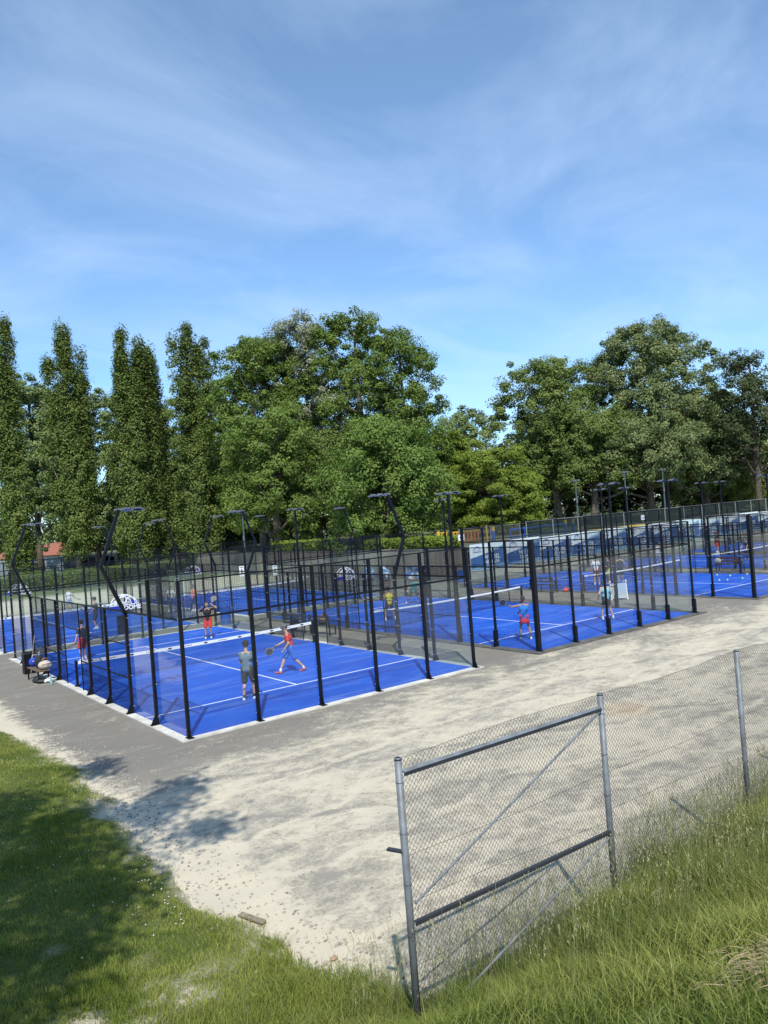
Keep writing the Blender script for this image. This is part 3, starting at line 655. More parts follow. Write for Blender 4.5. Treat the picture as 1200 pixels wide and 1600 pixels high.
ord_ = ['nearest', 'second', 'third', 'fourth', 'fifth']
cages = {}
def put(style, proto, x, y, label):
    o = proto if not cages.get(id(proto)) else copy_tree(proto)
    cages[id(proto)] = True
    o.location = (x, y, 0); o['label'] = label
    return o
cA = make_cage('A', 'x'); cB = make_cage('B', 'x'); nA = make_net('A'); nB = make_net('B'); mA = make_mast('A'); mB_ = make_mast('B')
C_ = [(0, 0, 'A', 'nearest court with pale concrete edge'), (13.2, 0, 'B', 'middle front court with thick corner column'),
      (28.4, 0, 'B', 'right front court with loose balls'), (41.6, 0, 'B', 'front court behind the dark red bench'), (54.8, 0, 'B', 'farthest front court at the right edge'),
      (0, 22.5, 'A', 'left back row court'), (13.2, 22.5, 'A', 'back row court near the concrete wall')]
usedm = {'A': False, 'B': False}
for k, (x, y, st, ds) in enumerate(C_):
    floor_slab(x, y, st, k)
    put(st, cA if st == 'A' else cB, x, y, 'black glass and mesh cage of the ' + ds)
    put(st, nA if st == 'A' else nB, x, y+10, 'white taped net of the ' + ds)
    for (mx_, my_, rz, where) in ((0, 4, 0, 'near left corner'), (10, 4, math.pi, 'near right corner'), (0, 16, 0, 'far left corner'), (10, 16, math.pi, 'far right corner')):
        if k == 4 and my_ == 4: continue
        pr = mA if st == 'A' else mB_
        o = pr if not usedm[st] else copy_tree(pr); usedm[st] = True
        o.location = (x+mx_, y+my_, 0); o.rotation_euler = (0, 0, rz)
        o['label'] = ('bent' if st == 'A' else 'straight') + ' floodlight mast, ' + where + ' of the ' + ds.split(' with')[0].split(' near the c')[0]
for (x, y, lb) in ((5.17, 19.93, 'white dome logo on the back glass of the nearest court'), (18.6, 19.93, 'white dome logo on the back glass of the middle front court'),
                   (4.93, 42.43, 'white dome logo on the far glass behind the nearest court, at the left edge'), (18.4, 42.43, 'white dome logo on the far glass in front of the concrete wall')):
    dome_logo(x, y, 1.83, 0, lb)
# paper signs
for (x, y, z, d_, lb) in ((12.9, 22.36, 2.67, '1', 'white player sign left of the net band, hanging on the back row corner post'), (15.1, 22.36, 2.5, '2', 'white player sign hanging one post right of the first')):
    r = empty('court_sign', (x, y, z), 0, lb, 'sign', 'white signs on the back row posts')
    r.scale = (0.72, 0.72, 0.72); MB().box((0, 0, 0), (0.42, 0.02, 0.85)).build('board', M_tape, r)
    g = MB(); g.ball((0, -0.02, 0.12), 0.06, n=8, m=6); g.box((0, -0.016, -0.08), (0.13, 0.01, 0.26)); g.box((0, -0.016, 0.31), (0.26, 0.01, 0.05)); g.build('figure_mark', M_ink, r)
# loose balls
M_ball = mat('tennis_ball_felt', (0.62, 0.72, 0.25), 0.9)
bi = ['ball nearest the service line corner of the right front court', 'ball just right of the first one on the right front court', 'ball farther back, right of centre on the right front court', 'lone ball midway along the right front court', 'ball farther up left on the right front court', 'ball close to the right side mesh of the right front court']
for (x, y), lb in zip(((34.71, 5.29), (34.9, 4.9), (37.0, 5.89), (35.83, 4.5), (37.3, 6.9), (37.9, 5.31)), bi):
    tag(MB().ball((x, y, 0.06), 0.05, n=10, m=8).build('tennis_ball', M_ball, smooth=True), 'pale ' + lb, 'ball', 'balls lying on the right front court')

# ------------------------------------------------------------------ walls, banners, fences behind the courts
w1 = tag(MB().box((31.7, 64, 1.17), (0.35, 80, 2.34)).box((31.7, 64, 2.38), (0.45, 80.1, 0.08)).build('concrete_wall', M_conc), 'long bare stained concrete wall behind the back row courts', 'wall')
w2 = tag(MB().box((68.0, 23.9, 1.15), (72.2, 0.35, 2.30)).box((68.0, 23.9, 2.35), (72.3, 0.42, 0.08)).build('banner_wall', mat('pale_wall', (0.45, 0.42, 0.34), 0.9, var=0.3, vscale=0.6)), 'low pale wall that carries the row of blue and white banners', 'wall')
M_bw = mat('banner_white', (0.72, 0.77, 0.80), 0.6, var=0.12); M_bb = mat('banner_blue', (0.030, 0.11, 0.34), 0.6, col2=(0.018, 0.065, 0.22), vscale=1.5); M_bl = mat('banner_light_blue', (0.20, 0.36, 0.55), 0.6, var=0.15)
def banner():
    r = empty('banner', (0, 0, 0), 0, 'x', 'banner', 'blue and white banners on the low wall')
    MB().box((1.95, 0, 1.35), (3.86, 0.02, 2.0)).build('cloth', M_bw, r)
    MB().add([(0.02, -0.014, 0.4), (3.86, -0.014, 0.4), (3.86, -0.014, 1.95), (0.02, -0.014, 1.30)], [(0, 1, 2, 3)]).build('blue_field', M_bb, r)
    MB().add([(0.02, -0.018, 0.4), (3.86, -0.018, 0.4), (3.86, -0.018, 0.72), (0.02, -0.018, 0.55)], [(0, 1, 2, 3)]).add([(2.3, -0.018, 1.70), (3.86, -0.018, 1.96), (3.86, -0.018, 2.16), (2.3, -0.018, 1.80)], [(0, 1, 2, 3)]).build('pale_stripe', M_bl, r)
    a = MB()
    for rx in (0.42, 0.28, 0.12): a.tube([(0.75+rx*math.cos(R(t)), -0.02, 1.80+0.36*math.sin(R(t))) for t in range(0, 181, 20)], 0.014, 4)
    a.box((0.75, -0.02, 1.74), (0.9, 0.01, 0.05)); a.build('dome_mark', M_bb, r)
    text_mesh('WIS DEL', 0.46, 'lettering', M_bw, r, (2.25, -0.03, 1.12), (R(90), 0, 0))
    text_mesh('NEWARA', 0.38, 'lettering', M_bw, r, (2.25, -0.03, 0.78), (R(90), 0, 0))
    text_mesh('PADEL', 0.30, 'lettering', M_bw, r, (2.1, -0.03, 0.50), (R(90), 0, 0))
    return r
b0 = banner(); on = ['first', 'second', 'third', 'fourth', 'fifth', 'sixth', 'seventh', 'eighth', 'ninth', 'tenth', 'eleventh', 'twelfth', 'thirteenth']
for i in range(13):
    b = b0 if i == 0 else copy_tree(b0)
    b.location = (32.45+3.92*i, 23.69, 0.24 if i == 0 else 0.24+0.05*math.sin(i*2.1)); b['label'] = 'blue and white printed banner, %s from the left end of the low wall' % on[i]
# green windscreen fence on the terrace
def screen_fence(x0, n, sp, y, z0, z1, name, label, m, postm):
    r = empty(name, (x0, y, z0), 0, label, 'fence')
    for i in range(n+1): MB().tube([(i*sp, 0, 0), (i*sp, 0, z1-z0+0.05)], 0.045, 8).build('post', postm, r)
    for i in range(n): MB().box((i*sp+sp/2, 0.05, (z1-z0)/2+0.1), (sp-0.06, 0.01, z1-z0-0.2)).build('screen_panel', m, r)
    MB().tube([(0, 0, z1-z0), (n*sp, 0, z1-z0)], 0.025, 6).build('top_rail', postm, r)
    return r
M_fpost = mat('pale_fence_post', (0.26, 0.28, 0.25), 0.6)
screen_fence(40.9, 16, 3.36, 25.6, 2.2, 3.85, 'screened_fence', 'fence with dark green windscreen and pale posts above the banners', M_screen, M_fpost)
sf2 = screen_fence(33.2, 2, 3.4, 25.5, 2.2, 3.75, 'netted_frame', 'grey steel frame with netting left of the green windscreen fence', screenmat('thin_net', (0.10, 0.10, 0.09), 0.25), M_galv)
# far left mesh fence on the grass
r = empty('mesh_fence', (2, 60.5, 0), 0, 'thin dark mesh fence along the grass beyond the sand, far left', 'fence')
for i in range(13): MB().box((i*2.5, 0, 1.1), (0.07, 0.07, 2.2)).build('post', M_black, r)
mm = MB()
for i in range(13*16): mm.box((i*30.0/(13*16), 0, 1.1), (0.012, 0.012, 2.1))
for j in range(8): mm.box((15, 0, 0.1+j*0.29), (30, 0.012, 0.012))
mm.build('mesh', M_wire, r)
# playground bits on the terrace
def frame_goal(x, y, label):
    r = empty('steel_goal_frame', (x, y, tz), 0, label, 'frame')
    for dx_ in (0, 3.2): MB().box((dx_, 0, 0.75), (0.07, 0.07, 1.5)).build('upright', M_galv, r)
    MB().bar((0, 0, 1.5), (3.2, 0, 1.5), 0.07, 0.07).build('crossbar', M_galv, r)
    return r
r = empty('orange_climbing_frame', (38.0, 31.5, tz), 0, 'orange slatted play structure behind the grey frame', 'playground', None)
for i in range(8): MB().box((i*0.42, 0, 0.62), (0.20, 0.06, 1.05)).build('slat', M_orange, r)
MB().box((1.5, 0, 1.16), (3.3, 0.10, 0.10)).build('top_bar', M_yellow, r)
for dx_ in (3.45, 4.05): MB().box((dx_, 0, 0.75), (0.12, 0.12, 1.5)).build('upright', M_yellow, r)
r = empty('blue_barrier', (43.0, 29.5, tz), 0, 'long blue tubular barrier under the yellow green trees', 'barrier', None)
for z in (0.25, 0.95): MB().tube([(0, 0, z), (7.6, 0, z+0.02)], 0.11, 8).build('tube', M_bluepaint, r)
for i in range(5): MB().box((i*1.9, 0, 0.5), (0.10, 0.10, 1.0)).build('leg', M_bluepaint, r)
def bollard(x, y, label):
    r = empty('padded_post', (x, y, tz), 0, label, 'post', 'blue and yellow padded posts on the terrace')
    MB().tube([(0, 0, 0), (0, 0, 0.95)], 0.17, 10).build('pad', M_bluepaint, r); MB().tube([(0, 0, 0.95), (0, 0, 1.35)], 0.15, 10).build('top', M_yellow, r)
bollard(35.8, 31, 'blue and yellow padded post behind the bushes left of the banners'); bollard(42.4, 31.0, 'blue and yellow padded post right of the orange play structure'); bollard(50.6, 29.5, 'blue and yellow padded post left of the tall green pole'); bollard(52.9, 30.5, 'blue and yellow padded post just right of the tall green pole')
r = empty('yellow_play_frame', (36.7, 31.6, tz), 0, 'small yellow frame beside the left padded post', 'frame')
for dx_ in (0, 0.55): MB().box((dx_, 0, 0.6), (0.10, 0.10, 1.2)).build('leg', M_yellow, r)
MB().box((0.27, 0, 1.22), (0.75, 0.12, 0.10)).build('top_bar', M_yellow, r)
tag(MB().box((0, 0, 0), (9.5, 0.12, 0.16)).build('yellow_kickboard', M_yellow), 'yellow board along the foot of the green windscreen fence', 'board'); bpy.data.objects['yellow_kickboard'].location = (52.6, 25.2, 2.5)
def notice(x, y, z, lb):
    r = empty('notice_board', (x, y, z), 0, lb, 'sign', 'white notice boards on the low wall'); MB().box((0, 0, 0.9), (0.62, 0.03, 0.45)).build('board', M_tape, r); MB().box((0, 0.03, 0.45), (0.05, 0.05, 0.9)).build('stake', M_galv, r); MB().box((0, -0.02, 0.93), (0.42, 0.008, 0.05)).box((0, -0.02, 0.83), (0.36, 0.008, 0.04)).build('printed_lines', M_bb, r)
notice(31.9, 23.9, 2.3, 'small white notice board at the corner where wall and banners meet'); notice(55.2, 24.1, 2.36, 'small white notice board on the wall above the seventh banner')
# park lamps
def park_lamp(x, y, z0, z1, label, two=True):
    r = empty('street_lamp', (x, y, z0), 0, label, 'street lamp', 'grey green park lamp poles'); H = z1-z0
    MB().tube([(0, 0, 0), (0, 0, H*0.5), (0, 0, H)], [0.10, 0.085, 0.06], 10).build('pole', mat_pole, r)
    MB().box((-0.08, -0.09, H*0.62), (0.16, 0.12, 0.5)).build('control_box', M_lampbody, r)
    for sx in ((-1, 1) if two else (1,)): MB().bar((0, 0, H), (sx*0.25, 0, H+0.05), 0.05, 0.05).box((sx*0.30, 0, H+0.06), (0.28, 0.35, 0.16)).build('lamp', M_lampbody, r)
mat_pole = mat('green_grey_pole', (0.07, 0.11, 0.11), 0.5, var=0.2)
park_lamp(51.9, 29, tz, 7.2, 'tall grey green lamp pole in front of the dark tree trunks')
park_lamp(69.5, 31, tz, 8.0, 'grey green lamp pole at the foot of the tall silvery tree on the right')
park_lamp(28.6, 53.0, 0, 6.6, 'thin grey lamp pole left of centre behind the back row court'); park_lamp(36.0, 46.5, tz, 6.6, 'thin grey lamp pole beside the thick pale trunk'); park_lamp(40.5, 36.0, tz, 6.9, 'thin lamp pole between the bright maple and the yellow green tree'); park_lamp(62.5, 31, tz, 7.9, 'slim lamp pole standing behind the windscreen fence, dark lamps', True)

# buildings, far left
M_roof = mat('red_roof_tiles', (0.30, 0.11, 0.07), 0.8, var=0.25, vscale=6); M_slate = mat('blue_grey_panel', (0.22, 0.27, 0.34), 0.6, var=0.1); M_plaster = mat('ochre_plaster', (0.55, 0.42, 0.28), 0.9, var=0.1); M_wg = mat('window_dark', (0.03, 0.04, 0.05), 0.2)
r = empty('blue_grey_shed', (21.5, 118.5, 0), R(-27), 'long low blue grey shed on the grass beyond the left courts', 'shed')
MB().box((0, 0, 1.25), (13, 5, 2.5)).build('wall', M_slate, r); MB().box((0, 0, 2.56), (13.4, 5.4, 0.12)).build('roof', mat('shed_roof', (0.33, 0.36, 0.40), 0.5), r); MB().box((2, -2.53, 1.0), (1.6, 0.06, 2.0)).build('door', M_galvd, r)
r = empty('red_roofed_house', (31.5, 148, 0), R(-27), 'low ochre house with red tiled roof seen between the left poplars', 'house')
MB().box((0, 0, 1.3), (15, 8, 2.6)).build('wall', M_plaster, r)
MB().add([(-8.5, -4.6, 2.6), (8.5, -4.6, 2.6), (8.5, 4.6, 2.6), (-8.5, 4.6, 2.6), (-6, 0, 5.0), (6, 0, 5.0)], [(0, 1, 5, 4), (1, 2, 5), (2, 3, 4, 5), (3, 0, 4), (0, 3, 2, 1)]).build('roof', M_roof, r)
for i in range(4):
    wn = MB().box((-5.5+i*3.6, -4.03, 1.5), (1.3, 0.10, 1.2)).build('window', M_tape, r); MB().box((-5.5+i*3.6, -4.09, 1.5), (1.1, 0.05, 1.0)).build('pane', M_wg, wn)

# ------------------------------------------------------------------ trees
def leaves(P, Nn, size, tone, m, name, parent, r2):
    n = len(P); nr = Nn+r2.normal(0, 0.55, (n, 3)); nr /= np.linalg.norm(nr, axis=1)[:, None]+1e-9
    t = np.cross(nr, r2.normal(0, 1, (n, 3))); t /= np.linalg.norm(t, axis=1)[:, None]+1e-9; b = np.cross(nr, t)
    s = (size*r2.uniform(0.6, 1.35, n))[:, None]
    V = np.stack([P-t*s*0.5, P-b*s*0.32+nr*s*0.06, P+t*s*0.5, P+b*s*0.32+nr*s*0.06], 1).reshape(-1, 3)
    return npmesh(name, V, n, m, parent, np.clip(tone, 0, 1))
def tree(name, label, cat, x, y, z0, top, hw, kind, ncl, npc, leaf, group=None, seed=1, t0=0.12, lean=(0, 0), lmat=None, barkm=None, trunk_r=0.35, crad=None, tone0=0.0):
    r2 = np.random.default_rng(seed); H = top-z0; rd = random.Random(seed)
    root = empty(name, (x, y, z0-0.1), 0, label, cat, group)
    C = []; RC = []
    if kind == 'poplar':
        ns = rd.choice([4, 5]); sp = [(0, 0, 1.0, 0.62)]+[(rd.uniform(-0.62, 0.62)*hw, rd.uniform(-0.5, 0.5)*hw, rd.uniform(0.70, 0.97), 0.50) for _ in range(ns)]
        wts = np.array([1.4]+[0.7]*ns); wts /= wts.sum()
        for k in range(ncl):
            dx_, dy_, ht, rr = sp[r2.choice(len(sp), p=wts)]
            t = t0+(1-t0)*r2.uniform(0, 1)**0.95
            prof = min(1.0, ((1-t)*1.55)**0.85+0.10)*min(1, 0.75+(t-t0)*2.0)*1.28
            a = r2.uniform(0, 2*np.pi); q = math.sqrt(r2.uniform(0.05, 1))*(0.88+0.22*math.sin(a*3+t*9+seed))
            rad = hw*rr*prof
            C.append((dx_*min(1, t*1.6)+math.cos(a)*q*rad, dy_*min(1, t*1.6)+math.sin(a)*q*rad, H*ht*t)); RC.append(r2.uniform(0.40, 1.0)*(crad or 1))
    else:
        nl = {'broad': 44, 'layer': 40}.get(kind, 14); lobes = []
        for k in range(nl):
            t = t0+0.05+(0.84-t0)*((k+0.5)/nl)
            prof = math.sqrt(max(0.05, 1-((t-0.5)/0.53)**2)) if t > 0.5 else 0.86+0.14*(t-t0)/(0.5-t0)
            a = k*2.4+rd.uniform(-0.6, 0.6); q = hw*prof*rd.uniform(0.45, 0.86)
            lr = hw*rd.uniform(0.19, 0.33)*max(0.75, prof)
            lobes.append((math.cos(a)*q, math.sin(a)*q, H*t, lr, lr*(0.5 if kind == 'layer' else rd.uniform(0.85, 1.5))))
        lobes.append((0, 0, H*0.88, hw*0.30, H*0.10)); lobes.append((hw*.25, 0, H*0.83, hw*0.28, H*0.10)); lobes.append((-hw*.25, hw*.1, H*0.84, hw*0.28, H*0.10)); lobes.append((0, 0, H*0.55, hw*0.5, H*0.25)); lobes.append((0, 0, H*(t0+0.2), hw*0.5, H*0.14))
        wts = np.array([l[3]**2 for l in lobes]); wts /= wts.sum()
        for k in range(ncl):
            lx, ly, lz, lr, lh = lobes[r2.choice(len(lobes), p=wts)]
            d = r2.normal(0, 1, 3); d[2] = d[2]*0.8+0.55; d /= np.linalg.norm(d); q = r2.uniform(0.7, 1.0)
            C.append((lx+d[0]*lr*q, ly+d[1]*lr*q, min(lz+d[2]*lh*q, H*0.985))); RC.append(r2.uniform(0.35, 0.95)*(crad or 1))
    C = np.array(C); RC = np.array(RC)
    C[:, 0] += lean[0]*C[:, 2]/H; C[:, 1] += lean[1]*C[:, 2]/H
    tn = r2.normal(0.42+tone0, 0.20, len(C))
    P = np.repeat(C, npc, 0); rr = np.repeat(RC, npc); d = r2.normal(0, 1, (len(P), 3)); d /= np.linalg.norm(d, axis=1)[:, None]
    q = (r2.uniform(0.15, 1, len(P))**0.5)*rr
    sc3 = np.array([1.0, 1.0, 1.25 if kind == 'poplar' else (0.42 if kind == 'layer' else 0.72)])
    P2 = P+d*q[:, None]*sc3
    out_ = P2-np.array([0, 0, H*0.4]); out_[:, 2] *= 0.3; out_ /= np.linalg.norm(out_, axis=1)[:, None]+1e-9
    Nn = d*0.8+np.array([0, 0, 0.75])+out_*0.5
    tone = np.repeat(tn, npc)+r2.normal(0, 0.16, len(P2))
    leaves(P2, Nn, leaf, tone, lmat or LEAF[kind], 'crown', root, r2)
    tb = MB(); pts = []; rs = []; nseg = 9; wx, wy = rd.uniform(-0.4, 0.4), rd.uniform(-0.4, 0.4)
    for i in range(nseg+1):
        t = i/nseg*0.88; pts.append((lean[0]*t+wx*math.sin(t*3), lean[1]*t+wy*math.sin(t*2.6), H*t)); rs.append(trunk_r*(1-t)**0.8*(1.35 if i == 0 else 1)+0.03)
    tb.tube(pts, rs, 10)
    for k in range(26):
        c = C[r2.integers(len(C))]; t = max(0.10, min(0.8, c[2]/H-rd.uniform(0.08, 0.2) if kind != 'poplar' else c[2]/H-rd.uniform(0.12, 0.3)))
        a = Vector((lean[0]*t+wx*math.sin(t*3), lean[1]*t+wy*math.sin(t*2.6), H*t)); b = Vector(c); m_ = (a+b)/2+Vector((0, 0, -0.3)); rl = trunk_r*0.42*(1-t)
        tb.tube([a, m_, b], [rl+0.03, rl*0.6+0.02, 0.025], 6)
    tb.build('trunk', barkm or M_bark, root, smooth=True)
    return root
G1 = 'row of tall poplars behind the left courts'
pop = [(14.6, 87.3, 34.0, 2.5, 'tall narrow poplar cut by the left edge of the photo'), (20.9, 84.9, 33.2, 3.3, 'tall slim poplar standing alone above the low red roof'), (25.8, 77.4, 31.0, 3.1, 'poplar with split top, left one of the close group'),
       (28.6, 79.1, 30.5, 2.5, 'narrow poplar pressed between two taller ones'), (30.9, 81.5, 30.0, 3.0, 'shorter poplar just left of the rightmost poplar'), (32.9, 73.4, 31.2, 3.5, 'rightmost poplar with a clean pointed top')]
for i, (x, y, tp, hw, lb) in enumerate(pop): tree('poplar_tree', lb, 'tree', x, y, 0, tp, hw*1.1, 'poplar', 620, 115, 0.27, G1, 100+i, (0.05, 0.13, 0.05, 0.05, 0.05, 0.05)[i], lmat=LEAF['poplar'], barkm=M_barkp, trunk_r=0.34, crad=1.2)
SPEC = [
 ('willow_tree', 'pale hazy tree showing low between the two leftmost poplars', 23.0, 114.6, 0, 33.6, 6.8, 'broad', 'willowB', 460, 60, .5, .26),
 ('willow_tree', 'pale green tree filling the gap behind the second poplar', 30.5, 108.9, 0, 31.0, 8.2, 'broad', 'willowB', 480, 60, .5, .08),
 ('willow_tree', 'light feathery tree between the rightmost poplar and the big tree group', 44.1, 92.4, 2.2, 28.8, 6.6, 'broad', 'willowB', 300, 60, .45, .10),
 ('dark_tree', 'dark shaded tree behind the group of poplars', 36.5, 96.8, 0, 23.3, 6.8, 'broad', 'dark', 240, 60, .5, .06),
 ('plane_tree', 'left shoulder tree of the big central group', 36.4, 63.1, 2.2, 28.7, 5.6, 'broad', 'mid', 330, 85, .36, .10),
 ('plane_tree', 'tree filling the left slope of the big central group', 41.4, 66.0, 2.2, 30.4, 5.2, 'broad', 'mid', 320, 85, .36, .12),
 ('silver_poplar_tree', 'tree with silvery grey leaves near the top of the central group', 43.8, 62.6, 2.2, 32.4, 5.2, 'broad', 'silver', 320, 85, .34, .15),
 ('plane_tree', 'tallest dark green tree of the central group', 47.5, 57.2, 2.2, 31.9, 6.0, 'broad', 'mid', 360, 85, .36, .12),
 ('plane_tree', 'right shoulder tree of the central group, rising above the maple', 49.4, 51.0, 2.2, 27.9, 4.8, 'broad', 'mid', 300, 85, .34, .12),
 ('plane_tree', 'low spreading tree at the left foot of the central group', 33.9, 55.1, 2.2, 17.8, 5.9, 'broad', 'mid', 300, 80, .34, .06),
 ('plane_tree', 'small dark tree behind the left side of the maple', 40.8, 54.8, 2.2, 15.8, 4.6, 'broad', 'mid2', 220, 80, .34, .12),
 ('maple_tree', 'bright green round maple in the middle, in front of the tall trees', 36.1, 38.2, 2.2, 14.7, 5.6, 'broad', 'maple', 420, 85, .30, .03),
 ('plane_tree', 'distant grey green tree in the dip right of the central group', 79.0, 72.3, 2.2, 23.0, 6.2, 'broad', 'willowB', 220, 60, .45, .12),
 ('locust_tree', 'yellow green tree right beside the maple', 54.3, 49.6, 2.2, 15.4, 4.6, 'layer', 'yellow', 260, 80, .30, .04),
 ('locust_tree', 'yellow green tree with drooping layered branches over the orange frame', 53.9, 42.4, 2.2, 12.4, 4.9, 'layer', 'yellow', 280, 80, .28, .03),
 ('locust_tree', 'lowest yellow green tree at the edge of the dark trunks', 54.8, 38.6, 2.2, 9.1, 2.6, 'layer', 'yellow', 150, 70, .26, .03),
 ('elm_tree', 'tall rounded tree left of the silvery giant', 69.2, 45.9, 2.2, 24.6, 7.4, 'broad', 'mid2', 420, 80, .36, .22),
 ('elm_tree', 'drooping lower tree between the locusts and the giant', 69.6, 40.7, 2.2, 16.4, 5.8, 'broad', 'mid2', 300, 75, .34, .30),
 ('white_poplar_tree', 'giant spreading tree with pale silvery leaves on the right', 81.8, 38.9, 2.2, 29.0, 9.0, 'broad', 'willow', 560, 80, .38, .20),
 ('white_poplar_tree', 'pale leaved tree under the right side of the giant', 82.6, 33.6, 2.2, 18.6, 6.0, 'broad', 'willow', 300, 75, .36, .16),
 ('white_poplar_tree', 'pale leaved tree hanging low in front of the giant trunk', 74.0, 35.6, 2.2, 15.2, 6.4, 'broad', 'willow', 300, 75, .34, .28),
 ('oak_tree', 'dark tree with open branches at the right edge', 81.6, 24.4+2.2, 2.2, 22.4, 4.6, 'broad', 'oak', 170, 60, .36, .25),
 ('elder_tree', 'low green brown tree at the right edge', 90.2, 34.0, 2.2, 13.3, 5.2, 'broad', 'yellow2', 260, 70, .34, .05),
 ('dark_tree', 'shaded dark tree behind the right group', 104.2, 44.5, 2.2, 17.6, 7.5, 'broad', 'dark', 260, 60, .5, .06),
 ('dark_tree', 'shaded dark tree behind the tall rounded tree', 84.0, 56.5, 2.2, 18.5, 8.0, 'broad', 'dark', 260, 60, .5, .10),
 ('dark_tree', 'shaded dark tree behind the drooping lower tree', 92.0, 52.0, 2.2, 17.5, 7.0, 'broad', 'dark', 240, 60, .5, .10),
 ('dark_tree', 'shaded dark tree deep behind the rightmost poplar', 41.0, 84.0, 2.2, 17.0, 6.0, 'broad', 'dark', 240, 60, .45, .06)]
for i, (nm, lb, x, y, z0, tp, hw, kd, lm, ncl, npc, lf, t0) in enumerate(SPEC):
    tree(nm, lb, 'tree', x, y, z0, tp, hw*1.17, kd, int(ncl*1.6), int(npc*1.6), lf*0.74, None, 200+i, t0, lmat=LEAF[lm], barkm=M_barkp if lm in ('mid', 'silver', 'mid2') else M_bark, trunk_r=0.5 if hw > 5.5 else 0.38, crad=1.35 if kd == 'broad' else 1.25)
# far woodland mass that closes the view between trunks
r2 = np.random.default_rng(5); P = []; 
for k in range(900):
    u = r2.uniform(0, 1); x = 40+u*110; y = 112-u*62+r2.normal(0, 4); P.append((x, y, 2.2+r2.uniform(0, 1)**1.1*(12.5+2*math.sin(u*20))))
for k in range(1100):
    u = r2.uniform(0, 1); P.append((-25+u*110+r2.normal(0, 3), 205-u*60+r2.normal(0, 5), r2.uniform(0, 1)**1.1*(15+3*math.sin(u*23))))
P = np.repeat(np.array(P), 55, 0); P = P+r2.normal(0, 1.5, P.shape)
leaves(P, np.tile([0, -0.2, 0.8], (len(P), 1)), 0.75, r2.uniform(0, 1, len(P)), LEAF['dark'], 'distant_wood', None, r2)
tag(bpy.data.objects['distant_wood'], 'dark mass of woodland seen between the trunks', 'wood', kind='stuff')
def hedge(x0, y0, x1, y1, z0, h, wd, label, lm, n=9000, seed=3, name='hedge', cat='hedge'):
    r2 = np.random.default_rng(seed); u = r2.uniform(0, 1, n); P = np.stack([x0+(x1-x0)*u, y0+(y1-y0)*u, np.zeros(n)], 1)
    hh = h*(0.75+0.35*vnoise(u*20, u*3, 1.0, seed)); P[:, 2] = z0+hh*r2.uniform(0.02, 1, n)**0.7; P[:, :2] += r2.normal(0, wd, (n, 2))
    o = leaves(P, np.tile([-0.3, -0.4, 0.8], (n, 1)), 0.20, 0.3+0.5*vnoise(P[:, 0], P[:, 1], 1.2, seed)+r2.normal(0, .15, n), LEAF[lm], name, None, r2)
    return tag(o, label, cat)
hedge(32.7, 25.5, 32.7, 37, tz, 1.15, 0.35, 'bright green hedge on the concrete wall below the maple', 'hedge', 9000, 3)
hedge(32.8, 43, 32.8, 54, tz, 1.25, 0.35, 'yellow green hedge on the concrete wall left of the maple', 'hedge', 9000, 4)
hedge(8, 72, 20.5, 68, 0, 2.1, 0.9, 'loose bushes on the grass beyond the sand at the left', 'maple', 12000, 6, 'bushes', 'bush')
hedge(20, 70, 31, 76, 0, 1.9, 0.9, 'shaded bushes at the foot of the poplar group', 'poplar', 12000, 7, 'bushes', 'bush')
hedge(-8, 92, 12, 96, 0, 3.2, 1.2, 'dark bushes beyond the left edge of the sand', 'mid', 14000, 8, 'bushes', 'bush')
# tree beside the viewer whose shadow falls over the lawn
def shade_tree():
    root = empty('walnut_tree', (-15.5, -15.5, 3.0), 0, 'broad tree standing on the bank left of the viewpoint, shading the lawn', 'tree')
    r2 = np.random.default_rng(77); C = []
    for sx, sy, h, rr, k in ((-4.6, -5.6, 11, 1.25, 16), (-5.4, -4.0, 12, 1.0, 8), (-4.6, -2.6, 11.5, 0.8, 7), (-3.5, -3.9, 11.5, 0.7, 6), (-6.0, -7.6, 10.5, 1.2, 12), (-5.2, -8.6, 10.5, 0.6, 5), (-2.5, -4.3, 12, 0.45, 4), (-1.7, -3.6, 12.5, 0.35, 3), (-2.6, -0.7, 13, 0.30, 3), (-6.6, -9.6, 10, 1.0, 9), (-7.5, -6, 10.5, 1.5, 14), (-7.5, -3.0, 12, 1.5, 14), (-2.2, -6.0, 12, 0.22, 2), (-4.4, -7.1, 11, 0.5, 4)):
        for _ in range(k*3):
            a = r2.normal(0, rr*0.62, 2); hh = h+r2.normal(0, 0.6); C.append((sx+a[0]-0.43*hh, sy+a[1]-0.70*hh, hh))
    C = np.array(C); P = np.repeat(C, 46, 0)+r2.normal(0, 0.26, (len(C)*46, 3)); P -= np.array([-15.5, -15.5, 3.0])
    leaves(P, np.tile([-.2, -.3, .8], (len(P), 1)), 0.17, r2.uniform(0, 1, len(P)), LEAF['mid'], 'crown', root, r2)
    tb = MB(); tb.tube([(0, 0, -0.2), (0.2, 0.1, 3), (0.8, 0.3, 6), (1.6, 0.5, 8.5)], [0.42, 0.34, 0.26, 0.12], 12)
    for k in range(20):
        c = Vector(C[r2.integers(len(C))])-Vector((-15.5, -15.5, 3.0)); tb.tube([(0.3, 0.15, 3.8+0.15*k), (c*0.5)+Vector((0, 0, 1.5)), c], [0.13, 0.08, 0.02], 6)
    tb.build('trunk', M_bark, root, smooth=True)
shade_tree()

